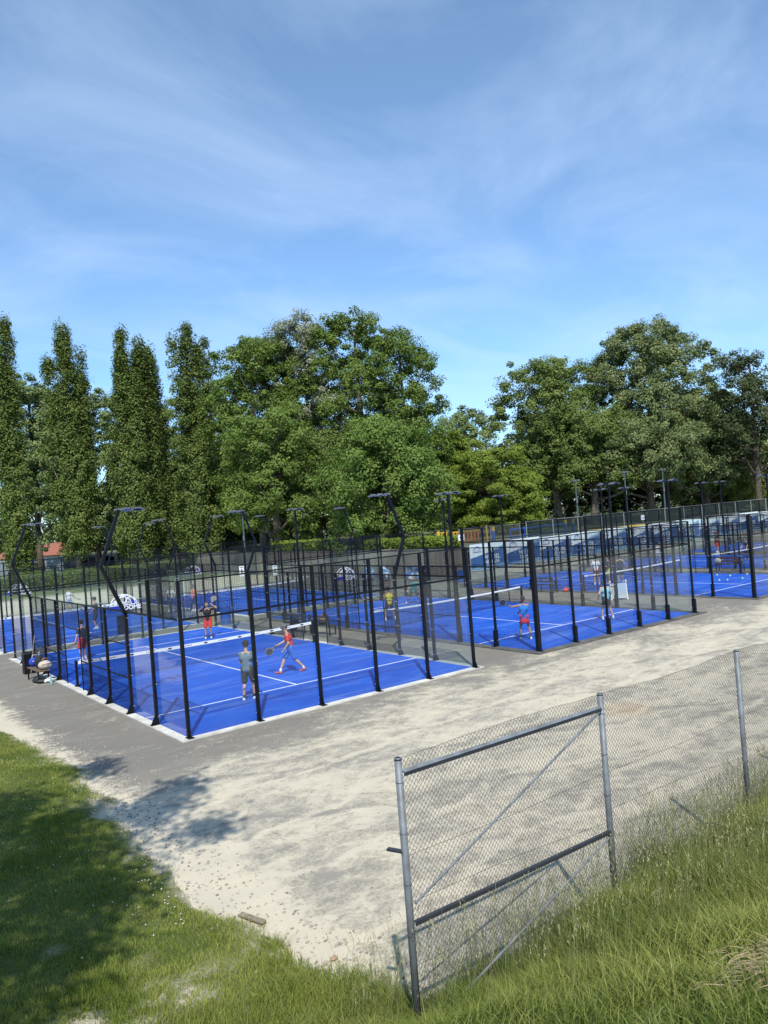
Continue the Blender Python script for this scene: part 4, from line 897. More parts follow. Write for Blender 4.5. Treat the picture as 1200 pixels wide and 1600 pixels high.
# ------------------------------------------------------------------ people
SKIN = mat('skin', (0.46, 0.27, 0.19), 0.6); SKINT = mat('tanned_skin', (0.36, 0.20, 0.13), 0.6)
_cm = {}
def cloth(c):
    if c not in _cm: _cm[c] = mat('cloth_%d' % len(_cm), c, 0.85, var=0.18, vscale=9)
    return _cm[c]
def ik(a, b, l1, l2, pole):
    a, b, pole = Vector(a), Vector(b), Vector(pole); d = b-a; L = min(d.length, (l1+l2)*0.995); u = d.normalized(); b = a+u*L
    x = (l1*l1-l2*l2+L*L)/(2*L); hgt = math.sqrt(max(0, l1*l1-x*x)); p = pole-u*pole.dot(u)
    return a+u*x+(p.normalized()*hgt if p.length > 1e-5 else Vector()), b
def remesh(o, v):
    m = o.modifiers.new('surface', 'REMESH'); m.mode = 'VOXEL'; m.voxel_size = v; m.use_smooth_shade = True
    s = o.modifiers.new('smooth', 'SMOOTH'); s.factor = 0.5; s.iterations = 2
def person(x, y, face, label, shirt, bottom, feet=((-.13, 0), (.13, 0)), hands=((-.30, .10, .86), (.30, .10, .86)), toes=(0, 0), lift=(0, 0), pel=(0, 0, .93), lean=(0, 0.02), scale=1.0,
           sleeve=True, skirt=False, hair=(0.05, 0.03, 0.02), long=False, cap=None, look=0, nod=0, shoe=(0.75, 0.75, 0.78), sock=(0.8, 0.8, 0.8), skin=None, vox=0.013, group='people playing or standing on the courts', elbow=((-0.6, -1, -.2), (0.6, -1, -.2))):
    skin = skin or SKIN
    root = empty('person', (x, y, 0.024), face, label, 'person', group); root.scale = (scale,)*3
    P = Vector(pel); nb = P+Vector((lean[0], lean[1], .50)); ch = P+Vector((lean[0]*.6, lean[1]*.6, .33)); wa = P+Vector((lean[0]*.2, lean[1]*.2, .13))
    B = MB(); S = MB(); T = MB()
    hips = [P+Vector((s*.088, 0, -.02)) for s in (-1, 1)]; sh = [nb+Vector((s*.175, 0, -.05)) for s in (-1, 1)]
    B.cap(hips[0], hips[1], .095, .095); B.cap(P+Vector((0, 0, .03)), wa, .11, .105); B.cap(wa-Vector((.04, 0, 0)), wa+Vector((.04, 0, 0)), .10, .10)
    B.cap(ch-Vector((.07, 0, 0)), ch+Vector((.07, 0, 0)), .118, .118); B.cap(wa, ch, .115, .125); B.cap(ch, nb-Vector((0, 0, .06)), .12, .085); B.cap(sh[0], sh[1], .055, .055)
    hd = nb+Vector((0, .03+nod*.10, .205-nod*.03)); B.cap(nb-Vector((0, 0, .03)), hd-Vector((0, .01, .06)), .054, .050)
    q = Matrix.Rotation(look, 3, 'Z') @ Matrix.Rotation(-nod, 3, 'X')
    B.ball(hd+q@Vector((0, -.005, .015)), .108, (.78, .93, 1.02), 14, 10, mtx=q); B.cap(hd+q@Vector((0, .035, -.05)), hd+q@Vector((0, .055, -.088)), .055, .034)
    B.cap(hd+q@Vector((0, .092, .0)), hd+q@Vector((0, .108, -.028)), .010, .015, 8)
    for s in (-1, 1): B.ball(hd+q@Vector((s*.083, -.005, -.005)), .022, (.5, .8, 1.3), 8, 6)
    # clothes on the torso
    S.cap(P+Vector((-.055, 0, .0)), P+Vector((.055, 0, .0)), .122, .122); S.cap(P+Vector((0, 0, .02)), wa, .128, .122); S.cap(wa-Vector((.045, 0, 0)), wa+Vector((.045, 0, 0)), .115, .115)
    S.cap(wa, ch, .128, .138); S.cap(ch-Vector((.075, 0, 0)), ch+Vector((.075, 0, 0)), .130, .130); S.cap(ch, nb-Vector((0, 0, .075)), .132, .095)
    T.cap(hips[0]+Vector((0, 0, .03)), hips[1]+Vector((0, 0, .03)), .112, .112)
    wr = []; knees = []; ank = []
    for i, s in enumerate((-1, 1)):
        an = Vector((feet[i][0], feet[i][1], .085+lift[i])); kn, an = ik(hips[i], an, .44, .42, (s*.08, 1, 0)); knees.append(kn); ank.append(an)
        B.cap(hips[i], kn, .082, .054); c1 = kn.lerp(an, .30)+Vector((0, -.012, 0)); B.cap(kn, c1, .052, .055); B.cap(c1, an, .055, .034)
        tv = Vector((math.sin(toes[i]), math.cos(toes[i]), 0)); td = tv-Vector((0, 0, .35 if lift[i] > 0.03 else 0)); B.cap(an+Vector((0, 0, -.04)), an+td*.13+Vector((0, 0, -.05)), .034, .026)
        if not skirt: T.cap(hips[i], hips[i].lerp(kn, .80), .106, .096)
        el, w_ = ik(sh[i], hands[i], .285, .255, elbow[i]); wr.append((w_, (w_-el).normalized()))
        B.cap(sh[i], el, .050, .040); B.cap(el, w_, .040, .027)
        if sleeve: S.cap(sh[i]+Vector((-s*.02, 0, 0)), sh[i].lerp(el, .62), .066, .062)
        else: S.cap(sh[i]*0.5+sh[1-i]*0.5+Vector((s*.11, 0, .01)), ch+Vector((s*.08, 0, 0)), .042, .11)
        # hand: palm, four unequal bent fingers, thumb from the side
        d = wr[-1][1]; side = d.cross(Vector((0, 1, 0.2))).normalized(); nrm = side.cross(d).normalized(); pc = w_+d*.045
        B.cap(w_+d*.01-side*.014, pc+d*.03-side*.022, .018, .017, 8); B.cap(w_+d*.01+side*.014, pc+d*.03+side*.022, .018, .017, 8)
        for f in range(4):
            o = side*(-.027+.018*f); l = (.036, .042, .039, .030)[f]; a = pc+d*.035+o; k1 = a+(d*.8+nrm*.45).normalized()*l; k2 = k1+(d*.1+nrm).normalized()*l*.8
            B.cap(a, k1, .0092, .0085, 6); B.cap(k1, k2, .0085, .0075, 6)
        a = w_+d*.03-side*s*.03; k1 = a+(d*.6-side*s*.6+nrm*.4).normalized()*.035; B.cap(a, k1, .0115, .010, 6); B.cap(k1, k1+(d*.7+nrm*.6).normalized()*.028, .010, .008, 6)
    if skirt:
        T.lathe(P+Vector((0, 0, -.26)), [(.215, 0), (.185, .12), (.135, .30), (.12, .33)], 18, sy=.78)
    b = B.build('body', skin, root, True); remesh(b, vox*0.72)
    s_ = S.build('shirt', cloth(shirt), root, True); remesh(s_, vox)
    t_ = T.build('skirt' if skirt else 'shorts', cloth(bottom), root, True)
    if not skirt: remesh(t_, vox)
    for i in range(2):
        an = ank[i]; tv = Vector((math.sin(toes[i]), math.cos(toes[i]), -.35 if lift[i] > .03 else 0)); h_ = MB(); zb = -.052
        h_.cap(an+Vector((0, 0, zb))-tv*.045, an+Vector((0, 0, zb))+tv*.155, .040, .034, 10); h_.cap(an+Vector((0, 0, -.02)), an+Vector((0, 0, zb))+tv*.05, .044, .040, 10)
        h_.build('shoe', cloth(shoe), root, True)
        k_ = MB(); k_.cap(an+Vector((0, 0, -.03)), an+(knees[i]-an)*.18, .042, .043, 10); k_.build('sock', cloth(sock), root, True)
    hh = MB()
    hh.ball(hd+q@Vector((0, -.018, .034)), .112, (.84, .96, .98), 14, 10, mtx=q)
    if long: hh.ball(hd+q@Vector((0, -.095, .05)), .052, n=10, m=8); hh.cap(hd+q@Vector((0, -.06, -.01)), hd+q@Vector((0, -.07, -.10)), .07, .04)
    hh.build('hair', cloth(hair), root, True)
    if cap:
        c_ = MB(); c_.ball(hd+q@Vector((0, -.010, .052)), .114, (.88, 1.0, .86), 14, 10, mtx=q); c_.cap(hd+q@Vector((-.03, .10, .05)), hd+q@Vector((.03, .10, .05)), .035, .035, 8)
        pk = MB(); 
        c_.build('cap', cloth(cap), root, True)
    e_ = MB()
    for s in (-1, 1): e_.ball(hd+q@Vector((s*.032, .088, .012)), .009, n=8, m=6)
    e_.build('eyes', cloth((0.03, 0.02, 0.02)), root, True)
    root['_'] = 0; del root['_']
    mw = Matrix.Translation((x, y, .024)) @ Matrix.Rotation(face, 4, 'Z') @ Matrix.Scale(scale, 4)
    return [(mw@(w_[0]+w_[1]*.06), (mw.to_3x3()@w_[1]).normalized()) for w_ in wr]
M_rk = mat('racket_face', (0.035, 0.035, 0.045), 0.35); M_rkr = mat('racket_rim', (0.16, 0.16, 0.17), 0.4)
def racket(hand, direction, normal, label):
    d = Vector(direction).normalized(); n_ = Vector(normal); n_ = (n_-d*n_.dot(d)).normalized(); s = d.cross(n_)
    r = bpy.data.objects.new('padel_racket', None); col.objects.link(r); m = Matrix.Identity(4)
    for i in range(3): m[i][0] = s[i]; m[i][1] = n_[i]; m[i][2] = d[i]
    m.translation = hand; r.matrix_world = m; tag(r, label, 'racket', 'padel rackets in players\' hands')
    MB().tube([(0, 0, -.05), (0, 0, .11)], .014, 8).build('handle', M_ink, r)
    t = MB()
    for s_ in (-1, 1): t.bar((0, 0, .10), (s_*.07, 0, .20), .018, .03)
    t.build('throat', M_rkr, r)
    q = Matrix.Rotation(math.pi/2, 3, 'X'); f = MB(); f.lathe((0, 0, .32), [(.11, -.018), (.112, 0), (.11, .018)], 22, mtx=q, sx=1.0, sy=1.15); f.build('face', M_rk, r)
    e = MB(); e.tube([(.119*math.cos(a), 0, .32+.135*math.sin(a)) for a in np.linspace(0, 2*math.pi, 25)], .014, 6); e.build('rim', M_rkr, r)
D = math.radians; RED = (0.55, 0.03, 0.03); BLK = (0.018, 0.018, 0.022)
h = person(2.98, 2.45, D(-42), 'man in grey blue t-shirt and black cap, back turned, in the nearest court', (0.115, 0.17, 0.215), (0.045, 0.045, 0.04), hands=((-.10, .30, 1.02), (.26, .22, 1.0)), feet=((-.14, -.06), (.15, .10)), toes=(-.4, .3), cap=BLK, shoe=(0.62, 0.72, 0.8), sock=BLK, vox=.011, scale=1.02)
racket(h[1][0], (-.2, .5, .6), (1, 0, 0), 'dark racket held before the chest by the man in grey blue')
h = person(5.94, 4.95, D(58), 'man in red t-shirt and bright blue shorts walking left with a racket, grey cap', RED, (0.02, 0.16, 0.55), feet=((.06, -.42), (-.06, .40)), lift=(.04, .01), pel=(0, 0, .86), lean=(0, .08), hands=((-.22, .20, .84), (.14, .42, .96)), cap=(0.12, 0.12, 0.12), nod=.45, look=.1, shoe=(0.45, 0.08, 0.08), vox=.011, scale=1.03)
racket(h[1][0], (-.75, .30, -.55), (.5, .8, 0), 'dark racket carried low in front of the man in red and blue')
h = person(7.86, 16.2, D(150), 'man in black t-shirt and red shorts lifting his racket beyond the net', BLK, RED, hands=((-.24, -.05, 1.60), (.22, .34, 1.52)), elbow=((-1, -.1, -.5), (1, -.2, -.6)), nod=-.3, feet=((-.12, 0), (.14, .05)), sock=BLK, shoe=(.7, .75, .8))
racket(h[0][0], (.42, .1, .55), (.6, .8, .1), 'racket raised beside the head of the man in black and red')
h = person(1.95, 16.0, D(20), 'man in navy shirt and red shorts near the left mesh of the nearest court', (0.02, 0.03, 0.06), RED, hands=((-.33, .08, .84), (.25, .2, .95)), feet=((-.14, -.05), (.16, .12)))
racket(h[1][0], (.3, .6, .2), (1, 0, 0), 'racket held low by the man in navy and red')
h = person(5.8, 27.1, D(60), 'man in black t-shirt, dark shorts and cap in the back row court at left', BLK, (0.03, 0.04, 0.06), cap=BLK, hands=((-.22, .22, .95), (.2, .3, .95)), scale=1.05)
h = person(7.87, 40.7, D(-60), 'person in pale top by the far glass of the back row court at left', (0.62, 0.60, 0.55), (0.35, 0.40, 0.48), hands=((-.2, .25, 1.0), (.25, .35, .95)), feet=((-.1, -.25), (.1, .2)), vox=.02)
racket(h[1][0], (.6, .3, -.2), (0, 0, 1), 'racket of the person in the pale top')
h = person(11.7, 30.6, D(140), 'person in white t-shirt and dark shorts in the passage between the back row courts', (0.75, 0.75, 0.78), (0.03, 0.04, 0.07), hands=((-.3, .2, .95), (.3, .1, .9)), feet=((-.14, 0), (.16, .1)), vox=.018)
h = person(12.45, 28.7, D(-80), 'person in coral t-shirt and dark shorts in the passage between the back row courts', (0.85, 0.18, 0.12), (0.02, 0.025, 0.05), hands=((-.2, .3, 1.0), (.3, .3, 1.15)), vox=.018)
h = person(15.74, 12.0, D(-20), 'woman in yellow tank top and black shorts in the middle front court', (0.70, 0.62, 0.06), BLK, sleeve=False, long=True, hair=(0.10, 0.05, 0.03), skin=SKINT, hands=((-.22, .3, 1.0), (.2, .32, 1.0)), feet=((-.25, 0), (.28, .06)), pel=(0, 0, .88), vox=.014)
racket(h[1][0], (.5, .5, .1), (0, 0, 1), 'racket held in front of the woman in yellow')
h = person(20.9, 16.4, D(140), 'player in teal top and black shorts lunging wide behind the net', (0.03, 0.36, 0.30), BLK, feet=((-.42, .1), (.48, -.05)), pel=(0, 0, .74), lean=(-.12, .18), hands=((-.45, .3, .75), (.35, .3, .8)), hair=(0.25, 0.15, 0.06), long=True, vox=.016)
h = person(14.86, 2.12, D(-48), 'woman in blue vest and red skirt swinging a racket by the corner column', (0.02, 0.17, 0.55), (0.62, 0.04, 0.06), sleeve=False, skirt=True, long=True, hair=(0.07, 0.03, 0.02), skin=SKINT, hands=((-.56, .28, 1.32), (-.30, .34, .95)), feet=((-.20, -.02), (.22, -.10)), pel=(0, 0, .90), shoe=(.7, .7, .7), sock=BLK, vox=.011, scale=.98)
racket(h[0][0], (-.75, .2, .48), (.6, .8, .2), 'black racket reaching left from the woman in blue and red')
h = person(20.2, 2.25, D(-30), 'woman in turquoise top and black skirt seen from behind in the middle front court', (0.16, 0.50, 0.62), BLK, sleeve=False, skirt=True, hair=(0.10, 0.05, 0.03), hands=((-.30, .10, .95), (.26, .3, 1.0)), feet=((-.18, .05), (.26, -.05)), vox=.013)
racket(h[1][0], (.2, .6, .3), (1, 0, 0), 'racket held in front of the woman in turquoise')
person(31.3, 11.3, D(-50), 'man in white t-shirt and dark red shorts at the net of the right front court', (0.75, 0.75, 0.78), (0.25, 0.02, 0.02), vox=.018, scale=1.03)
person(32.0, 10.9, D(60), 'person in dark t-shirt and yellow shorts beside the man in white', (0.05, 0.055, 0.07), (0.60, 0.62, 0.20), vox=.018, hands=((-.2, .3, 1.1), (.2, .3, 1.1)))
person(32.55, 10.45, D(-40), 'woman in black vest and black shorts leaning on the net beside two others', BLK, (0.02, 0.025, 0.02), sleeve=False, long=True, vox=.018, hands=((-.2, .3, 1.0), (.42, .15, .92)))
person(53.7, 16.2, D(-170), 'player in dark shirt and red shorts in the farthest front court', BLK, RED, vox=.025, hands=((-.3, .2, 1.1), (.2, .35, 1.1)), cap=RED)
person(47.5, 10.3, D(90), 'player in navy leaning forward at the net near the right edge', (0.015, 0.025, 0.07), (0.02, 0.03, 0.08), pel=(0, -.1, .84), lean=(0, .25), hands=((-.2, .5, .85), (.2, .5, .85)), vox=.022)
person(43.1, 14.8, D(-30), 'player all in white behind the banners side of the right front court', (0.72, 0.70, 0.70), (0.70, 0.70, 0.70), vox=.022, feet=((-.2, .1), (.2, -.1)))

# ------------------------------------------------------------------ things beside the courts
def bench(x, y, rz, label, L=1.5, back=True, seatm=None):
    r = empty('bench', (x, y, 0), rz, label, 'bench', 'benches between the courts')
    sm = seatm or M_galvd
    for k, yy in enumerate((-.14, 0, .14)): MB().box((0, yy, .45), (L, .12, .035)).build('seat_slat', sm, r)
    if back:
        for zz in (.68, .86): MB().box((0, .24, zz), (L, .03, .11)).build('back_slat', sm, r)
    for sx in (-1, 1):
        m = MB().box((sx*(L/2-.12), -.17, .22), (.05, .05, .44)).box((sx*(L/2-.12), .19, .22), (.05, .05, .44)).bar((sx*(L/2-.12), -.2, .42), (sx*(L/2-.12), .24, .42), .05, .03)
        if back: m.bar((sx*(L/2-.12), .19, .42), (sx*(L/2-.12), .26, .95), .05, .03)
        m.build('leg_frame', M_black, r)
    return r
def bag(name, x, y, z, s, c, label, rz=0, trim=None, cat='bag'):
    r = empty(name, (x, y, z), rz, label, cat)
    b = MB(); b.ball((0, 0, s[2]/2), 0.5, (s[0], s[1], s[2]), 16, 10); b.ball((s[0]*.2, 0, s[2]*.4), 0.42, (s[0]*.8, s[1]*1.1, s[2]*.85), 14, 9)
    o = b.build('body', cloth(c), r, True)
    h_ = MB(); h_.tube([(-s[0]*.25, -.02, s[2]*.85), (-s[0]*.15, -.03, s[2]*1.25), (s[0]*.15, -.03, s[2]*1.25), (s[0]*.25, -.02, s[2]*.85)], .014, 6); h_.build('strap', cloth(trim or c), r, True)
    z_ = MB(); z_.tube([(-s[0]*.40, -s[1]*.36, s[2]*.62), (0, -s[1]*.50, s[2]*.66), (s[0]*.40, -s[1]*.40, s[2]*.62)], .012, 6); z_.build('zip', cloth(trim or (.3, .3, .3)), r, True)
    return r
rz_ = R(93)
bench(-.62, 12.9, rz_, 'black bench piled with bags outside the left wall of the nearest court', 1.55, False, mat('brown_slat', (0.16, 0.11, 0.07), .7, var=.3))
bag('racket_bag', -.55, 12.95, .47, (.55, .35, .50), BLK, 'black racket bag standing on the bench by the left wall', 1.2, (.35, .35, .35))
bag('sports_bag', -.62, 13.55, .47, (.40, .32, .36), (.02, .06, .42), 'blue and white sports bag at the far end of the bench by the left wall', .5, (.7, .7, .75))
bag('jacket', -.50, 12.35, .47, (.50, .40, .34), (.50, .45, .38), 'crumpled beige and brown jacket on the near end of the bench', .3, (.35, .17, .08), 'jacket')
bag('towel', -.45, 12.1, .0, (.45, .40, .14), (.70, .70, .66), 'white towel on the ground at the foot of the bench', .3, None, 'towel')
bag('racket_cover', -.75, 12.4, .02, (.34, .85, .14), BLK, 'black racket cover lying under the bench', .2, (.2, .2, .2), 'cover')
r = empty('waste_bin', (-.48, 15.1, 0), 0, 'open topped black box bin against the left wall of the nearest court', 'bin')
MB().box((0, -.20, .42), (.42, .02, .84)).box((0, .20, .42), (.42, .02, .84)).box((-.20, 0, .42), (.02, .38, .84)).box((.20, 0, .42), (.02, .38, .84)).box((0, 0, .03), (.38, .38, .02)).build('body', M_black, r)
MB().box((0, -.215, .83), (.46, .03, .04)).box((0, .215, .83), (.46, .03, .04)).box((-.215, 0, .83), (.03, .40, .04)).box((.215, 0, .83), (.03, .40, .04)).build('rim', M_galvd, r)
MB().tube([(-.62, 14.25, .02), (-.30, 14.6, 1.55)], .014, 8).build('broom_handle', M_wood); tag(bpy.data.objects['broom_handle'], 'pale wooden broomstick leaning on the mesh beside the black bin', 'stick')
def bottle(x, y, z, c, label):
    r = empty('water_bottle', (x, y, z), 0, label, 'bottle')
    MB().lathe((0, 0, 0), [(.035, 0), (.038, .02), (.038, .15), (.033, .17), (.038, .19), (.036, .24), (.014, .29), (.014, .31)], 12).build('body', mat('bottle_plastic', c, .15), r, smooth=True); MB().lathe((0, 0, .31), [(.017, 0), (.017, .025)], 10).build('bottle_top', M_bluepaint, r)
bottle(-.52, 11.45, 0, (.22, .45, .50), 'clear turquoise water bottle on the asphalt near the bench by the left wall')
# bench between nearest court and middle court
bench(11.3, 13.6, R(100), 'black bench with bags between the nearest court and the middle court', 1.7)
bench(11.5, 11.6, R(100), 'second black bench with a pushchair shape of gear beside it, nearer the viewer', 1.5)
bag('backpack', 11.3, 14.0, .0, (.42, .35, .50), (.45, .02, .08), 'red backpack on the ground by the bench between the courts', .4, (.75, .7, .7), 'backpack')
bag('sports_bag', 11.3, 13.7, .47, (.5, .34, .34), (.02, .04, .20), 'dark blue sports bag on the bench between the courts', 1.6, (.4, .4, .6))
bag('handbag', 11.5, 11.7, .47, (.42, .34, .36), (.20, .09, .04), 'brown leather bag on the nearer bench between the courts', 1.4, (.6, .2, .05))
# barrels beyond the end glass
def barrel(x, y, m1, label):
    r = empty('barrel', (x, y, 0), 0, label, 'barrel'); MB().lathe((0, 0, 0), [(.27, 0), (.29, .05), (.29, .28), (.31, .30), (.29, .32), (.29, .58), (.31, .60), (.29, .62), (.29, .92), (.30, .95), (.26, .95), (.26, .9), (.02, .9)], 20).build('body', m1, r, smooth=False)
    MB().tube([(.3*math.cos(a), .3*math.sin(a), .955) for a in np.linspace(0, 2*math.pi, 21)], .016, 6).build('rim', m1, r)
barrel(10.15, 20.9, mat('straw_barrel', (.42, .31, .14), .9, col2=(.25, .18, .08), vscale=20, bump=.6), 'straw coloured round bin behind the end glass of the nearest court')
barrel(10.75, 20.4, M_bluepaint, 'blue plastic barrel right of the straw coloured bin')
barrel(6.0, 23.1, M_black, 'black round bin beside the left back row court, near the man in black')
r = empty('storage_box', (30.75, 23.2, 0), 0, 'blue plastic box at the corner below the concrete wall', 'box'); MB().box((0, 0, .4), (.6, .5, .8)).build('body', M_bluepaint, r); MB().box((0, 0, .83), (.66, .56, .06)).build('lid', M_bluepaint, r)
def parasol(x, y, rz, tilt, label):
    r = empty('beach_parasol', (x, y, .0), rz, label, 'parasol', 'blue and white parasols by the concrete wall'); r.scale = (0.66, 0.66, 0.66); q = Matrix.Rotation(tilt, 3, 'X'); n = 16
    for k in range(8):
        vs = []
        for j in range(6):
            t = j/5; rr = .95*math.sin(t*1.15)/math.sin(1.15); z = .45*math.cos(t*1.25)
            for a in (k, k+1): ang = 2*math.pi*a/8; vs.append(q@Vector((rr*math.cos(ang), rr*math.sin(ang), z))+Vector((0, 0, .95)))
        MB().add(vs, [(2*j, 2*j+1, 2*j+3, 2*j+2) for j in range(5)]).build('canopy_panel', cloth((.10, .28, .62)) if k % 2 else cloth((.62, .70, .80)), r, True)
    MB().tube([q@Vector((0, 0, .45))+Vector((0, 0, .95)), q@Vector((0, 0, -1.0))+Vector((0, 0, .95))], .022, 8).build('pole', M_tape, r)
parasol(30.0, 31.2, .5, R(62), 'round blue and white parasol lying open against the concrete wall'); parasol(29.8, 33.2, .2, R(80), 'pale blue parasol tipped over left of the round one'); parasol(30.4, 28.2, 2.2, R(70), 'white poled parasol leaning right of the round one')
# bicycles in the passage
def bike(x, y, rz, c, label):
    r = empty('bicycle', (x, y, 0), rz, label, 'bicycle', 'bicycles in the passage')
    for xx in (-.52, .52):
        w_ = MB().tube([(xx+.33*math.cos(a), 0, .35+.33*math.sin(a)) for a in np.linspace(0, 2*math.pi, 25)], .018, 6)
        for k in range(9): a = k*math.pi/9; w_.bar((xx+.32*math.cos(a), 0, .35+.32*math.sin(a)), (xx-.32*math.cos(a), 0, .35-.32*math.sin(a)), .004, .004)
        w_.build('wheel', M_black, r)
    f = MB()
    for a, b in (((-.52, 0, .35), (-.08, 0, .32)), ((-.52, 0, .35), (-.2, 0, .82)), ((-.08, 0, .32), (-.24, 0, .92)), ((-.08, 0, .32), (.36, 0, .78)), ((-.2, 0, .82), (.36, 0, .84)), ((.52, 0, .35), (.34, 0, .92))): f.tube([a, b], .017, 6)
    f.build('frame', cloth(c), r); MB().ball((-.24, 0, .95), .1, (1.3, .7, .35)).build('saddle', M_black, r); MB().tube([(.25, -.25, .98), (.34, 0, .95), (.25, .25, .98)], .014, 6).build('handlebar', M_black, r)
bike(12.0, 29.7, .3, (.05, .12, .30), 'blue bicycle between the white shirted and coral shirted people'); bike(12.3, 30.1, .15, (.30, .05, .10), 'red bicycle behind the blue one in the passage')
bench(27.5, 12.0, R(-61)+math.pi/2+R(60), 'black slatted bench left of the right front court', 1.5)
bag('cloth_heap', 28.0, 11.0, 0, (.42, .34, .24), (.75, .06, .05), 'small bright red bundle on the asphalt near the slatted bench', .3, None, 'bundle')
r = empty('rebound_frame', (25.85, 5.7, 0), R(-33), 'pale wheeled frame with a grey net panel between the middle and right courts', 'frame')
for sx in (-.42, .42):
    MB().tube([(sx, 0, .06), (sx, .10, .95)], .022, 8).build('upright', M_tape, r); MB().tube([(sx, .30, .06), (sx, .10, .92)], .018, 8).build('back_strut', M_tape, r)
    MB().ball((sx, 0, .05), .05).build('wheel', M_tape, r); MB().ball((sx, .10, .98), .045).build('knob', M_tape, r)
MB().tube([(-.42, .09, .90), (.42, .09, .90)], .016, 6).build('top_bar', M_bluepaint, r); MB().tube([(-.42, 0, .14), (.42, 0, .14)], .016, 6).build('bottom_bar', M_tape, r)
MB().add([(-.40, .01, .16), (.40, .01, .16), (.40, .09, .88), (-.40, .09, .88)], [(0, 1, 2, 3)]).build('net_panel', M_panelgrey, r)
bench(39.95, 7.5, R(-69)+math.pi/2+R(70), 'dark red bench with a bag at each end beside the right front court', 1.9, True, mat('maroon_slat', (.09, .03, .03), .6))
bag('duffel_bag', 39.8, 8.15, .47, (.55, .42, .46), (.42, .42, .45), 'grey duffel bag on the left end of the dark red bench', 1.6); bag('duffel_bag', 39.95, 6.85, .47, (.5, .38, .42), (.10, .11, .11), 'dark duffel bag on the right end of the dark red bench', 1.6, (.5, .5, .5))
r = empty('folding_chair', (40.7, 5.4, 0), .6, 'small wooden folding chair at the right edge beside the courts', 'chair')
for sx in (-.2, .2): MB().bar((sx, -.2, 0), (sx, .2, .8), .03, .03).build('leg', M_wood, r); MB().bar((sx, .2, 0), (sx, -.2, .45), .03, .03).build('leg', M_wood, r)
MB().box((0, -.02, .45), (.42, .36, .03)).build('seat', M_wood, r); MB().box((0, .2, .76), (.42, .03, .12)).build('backrest', M_wood, r)

# ------------------------------------------------------------------ wire fence in the foreground
FY = -13.15; fr = empty('chain_link_fence', (-3.2, FY, 0), 0, 'galvanised chain link fence with braced end bay, standing in the long grass', 'fence')
M_link = mat('old_chain_link', (0.065, 0.070, 0.060), 0.6, metal=0.2, var=0.3, vscale=5)
PX = [0, 3.02, 6.12, 9.2, 12.3]
for i, px in enumerate(PX):
    zb = float(bank_h(px-3.2, FY))-0.3; tilt = (0.0, 0.01, -0.01, 0, 0)[i]
    p = MB().tube([(px, 0, zb), (px+tilt, 0, 3.0)], 0.036, 14).build('post', M_galv, fr, True)
    MB().lathe((px+tilt, 0, 2.99), [(.0375, -.012), (.038, 0), (.030, .009), (.01, .012)], 14).build('post_cap', M_galvd, p, True)
def angle_rail(z0, z1, name):
    m = MB(); a, b = Vector((.03, -.02, z0)), Vector((2.99, -.02, z1)); m.bar(a, b, .040, .006, up=(0, 0, 1)); m.bar(a+Vector((0, -.020, -.019)), b+Vector((0, -.020, -.019)), .005, .034); return m.build(name, M_galvd, fr)
angle_rail(2.86, 2.84, 'top_rail'); angle_rail(1.45, 1.40, 'lower_rail')
MB().add([(.03, -.046, 2.862), (2.99, -.046, 2.842), (2.99, -.018, 2.866), (.03, -.018, 2.886)], [(0, 1, 2, 3)]).build('rail_edge', M_galv, fr)
MB().tube([(.05, -.03, 1.62), (2.96, -.03, 2.80)], .013, 8).build('brace', M_galv, fr); MB().tube([(2.96, -.03, 1.33), (.25, -.03, .45)], .013, 8).build('brace', M_galv, fr)
MB().bar((-.02, .0, 2.12), (-.10, .14, 2.13), .05, .02).build('bracket', M_galvd, fr)
for (z, zb) in ((2.06, 2.06), (1.62, 1.48), (1.02, .95)):
    m = MB()
    for a, b in zip(PX[:-1], PX[1:]): m.tube([(a, .01, z), ((a+b)/2, .01, z-.03), (b, .01, zb if z < 2 else z)], .0022, 5)
    m.build('tension_wire', M_link, fr)
for px in PX[:4]:
    for k in range(5): MB().tube([(px+.04*math.cos(t), .04*math.sin(t), .85+k*.48) for t in np.linspace(0, 2*math.pi, 9)], .0025, 4).build('wire_tie', M_link, fr)
cl = MB(); sp = 0.0265; hh_ = sp/2; dz = 0.032
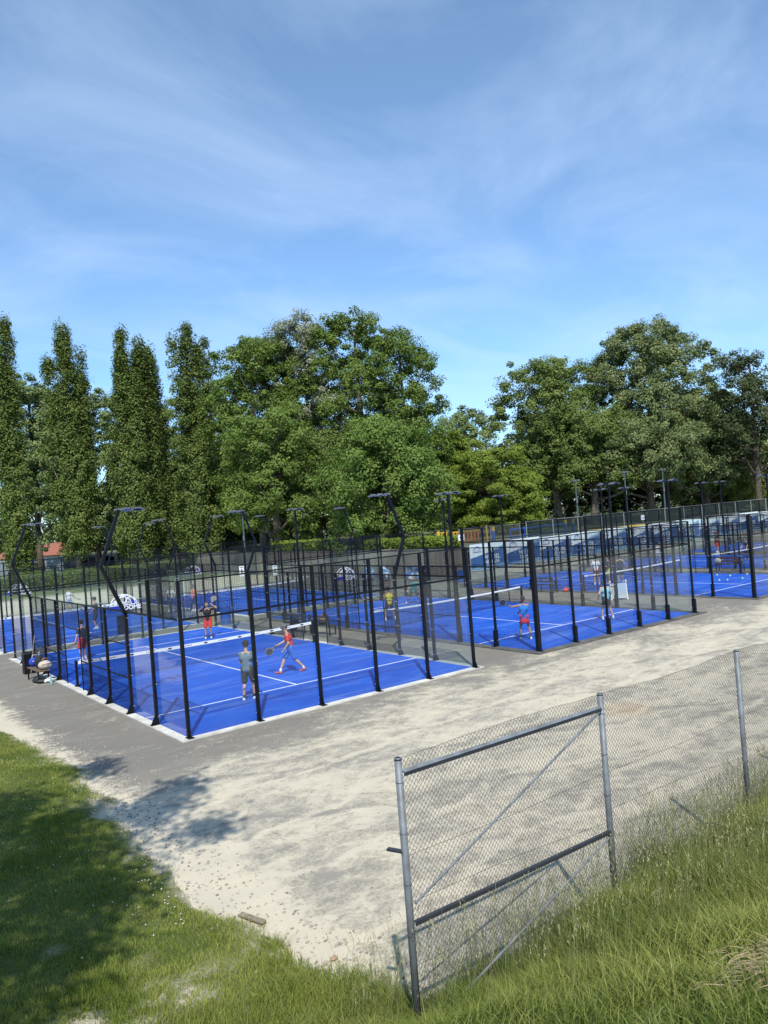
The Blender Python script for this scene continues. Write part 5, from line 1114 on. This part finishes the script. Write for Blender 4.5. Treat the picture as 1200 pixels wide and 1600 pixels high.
for i in range(int(12.25/sp)):
    x = .045+hh_+i*sp; f = (x % 3.06)/3.06
    if x < 3.02: f = x/3.02; ztop = 2.965+0.03*math.sin(f*math.pi)+0.004*math.sin(x*9)
    else: ztop = 2.985-0.05*math.sin(f*math.pi)+0.006*math.sin(x*7)
    zbt = max(float(bank_h(x-3.2, FY))+0.02, 0.15); n_ = int((ztop-zbt)/dz); pts = []
    for k in range(n_+1):
        s = 1 if (k+i) % 2 == 0 else -1; w_ = 0.010*math.sin(x*3.1+k*.05)
        pts.append((x+s*hh_*1.02+0.006*math.sin(k*.21+x), .038+.003*s+w_, ztop-k*dz))
    cl.tube(pts, .0024, 3)
    s = 1 if i % 2 == 0 else -1; cl.bar((x+s*hh_, .038, ztop-.004), (x-s*hh_, .038, ztop+.010), .003, .003)
cl.build('wire_netting', M_link, fr)

# ------------------------------------------------------------------ debris on the sand
tag(MB().bar((-3.10, -9.16, .035), (-2.98, -9.62, .05), .085, .022).build('wooden_offcut', M_wood), 'short grey board lying on the sand at the lawn edge', 'board')
tag(MB().tube([(-3.14, -9.85, .02), (-3.06, -10.2, .035), (-3.10, -10.55, .02)], [.014, .011, .006], 6).build('fallen_twig', M_wood), 'thin bent twig on the sand below the board', 'twig')
tag(MB().lathe((-2.75, -10.95, .015), [(.035, 0), (.045, .01), (.03, .025), (.01, .03)], 6, sx=1.4).build('brick_piece', mat('brick_piece', (.42, .27, .20), .95, var=.3, vscale=30)), 'pinkish broken brick piece in the sand near the fence end', 'brick')
peb = MB()
for k in range(1500):
    t = random.random(); y = -12.2+t*16; x = float(np.interp(y, EDGE_Y, EDGE_X))+random.gauss(.25, .35); s_ = random.uniform(.006, .024)
    peb.ball((x, y, max(0, float(bank_h(x, y)))+s_*.3), s_, (random.uniform(.8, 1.5), 1, .6), 6, 4)
for k in range(2600):
    x, y = random.uniform(-2.8, 14), -12.4+random.random()**0.8*11.5; s_ = random.uniform(.004, .017)
    peb.ball((x, y, max(0, float(bank_h(x, y)) if y < -11 else 0)+s_*.3), s_, (random.uniform(.8, 1.5), 1, .6), 5, 3)
tag(peb.build('pebbles', mat('pale_pebble', (.44, .40, .33), .9, col2=(.16, .15, .135), vscale=9)), 'small clods and pebbles strewn along the edge of the lawn', 'pebbles', kind='stuff')
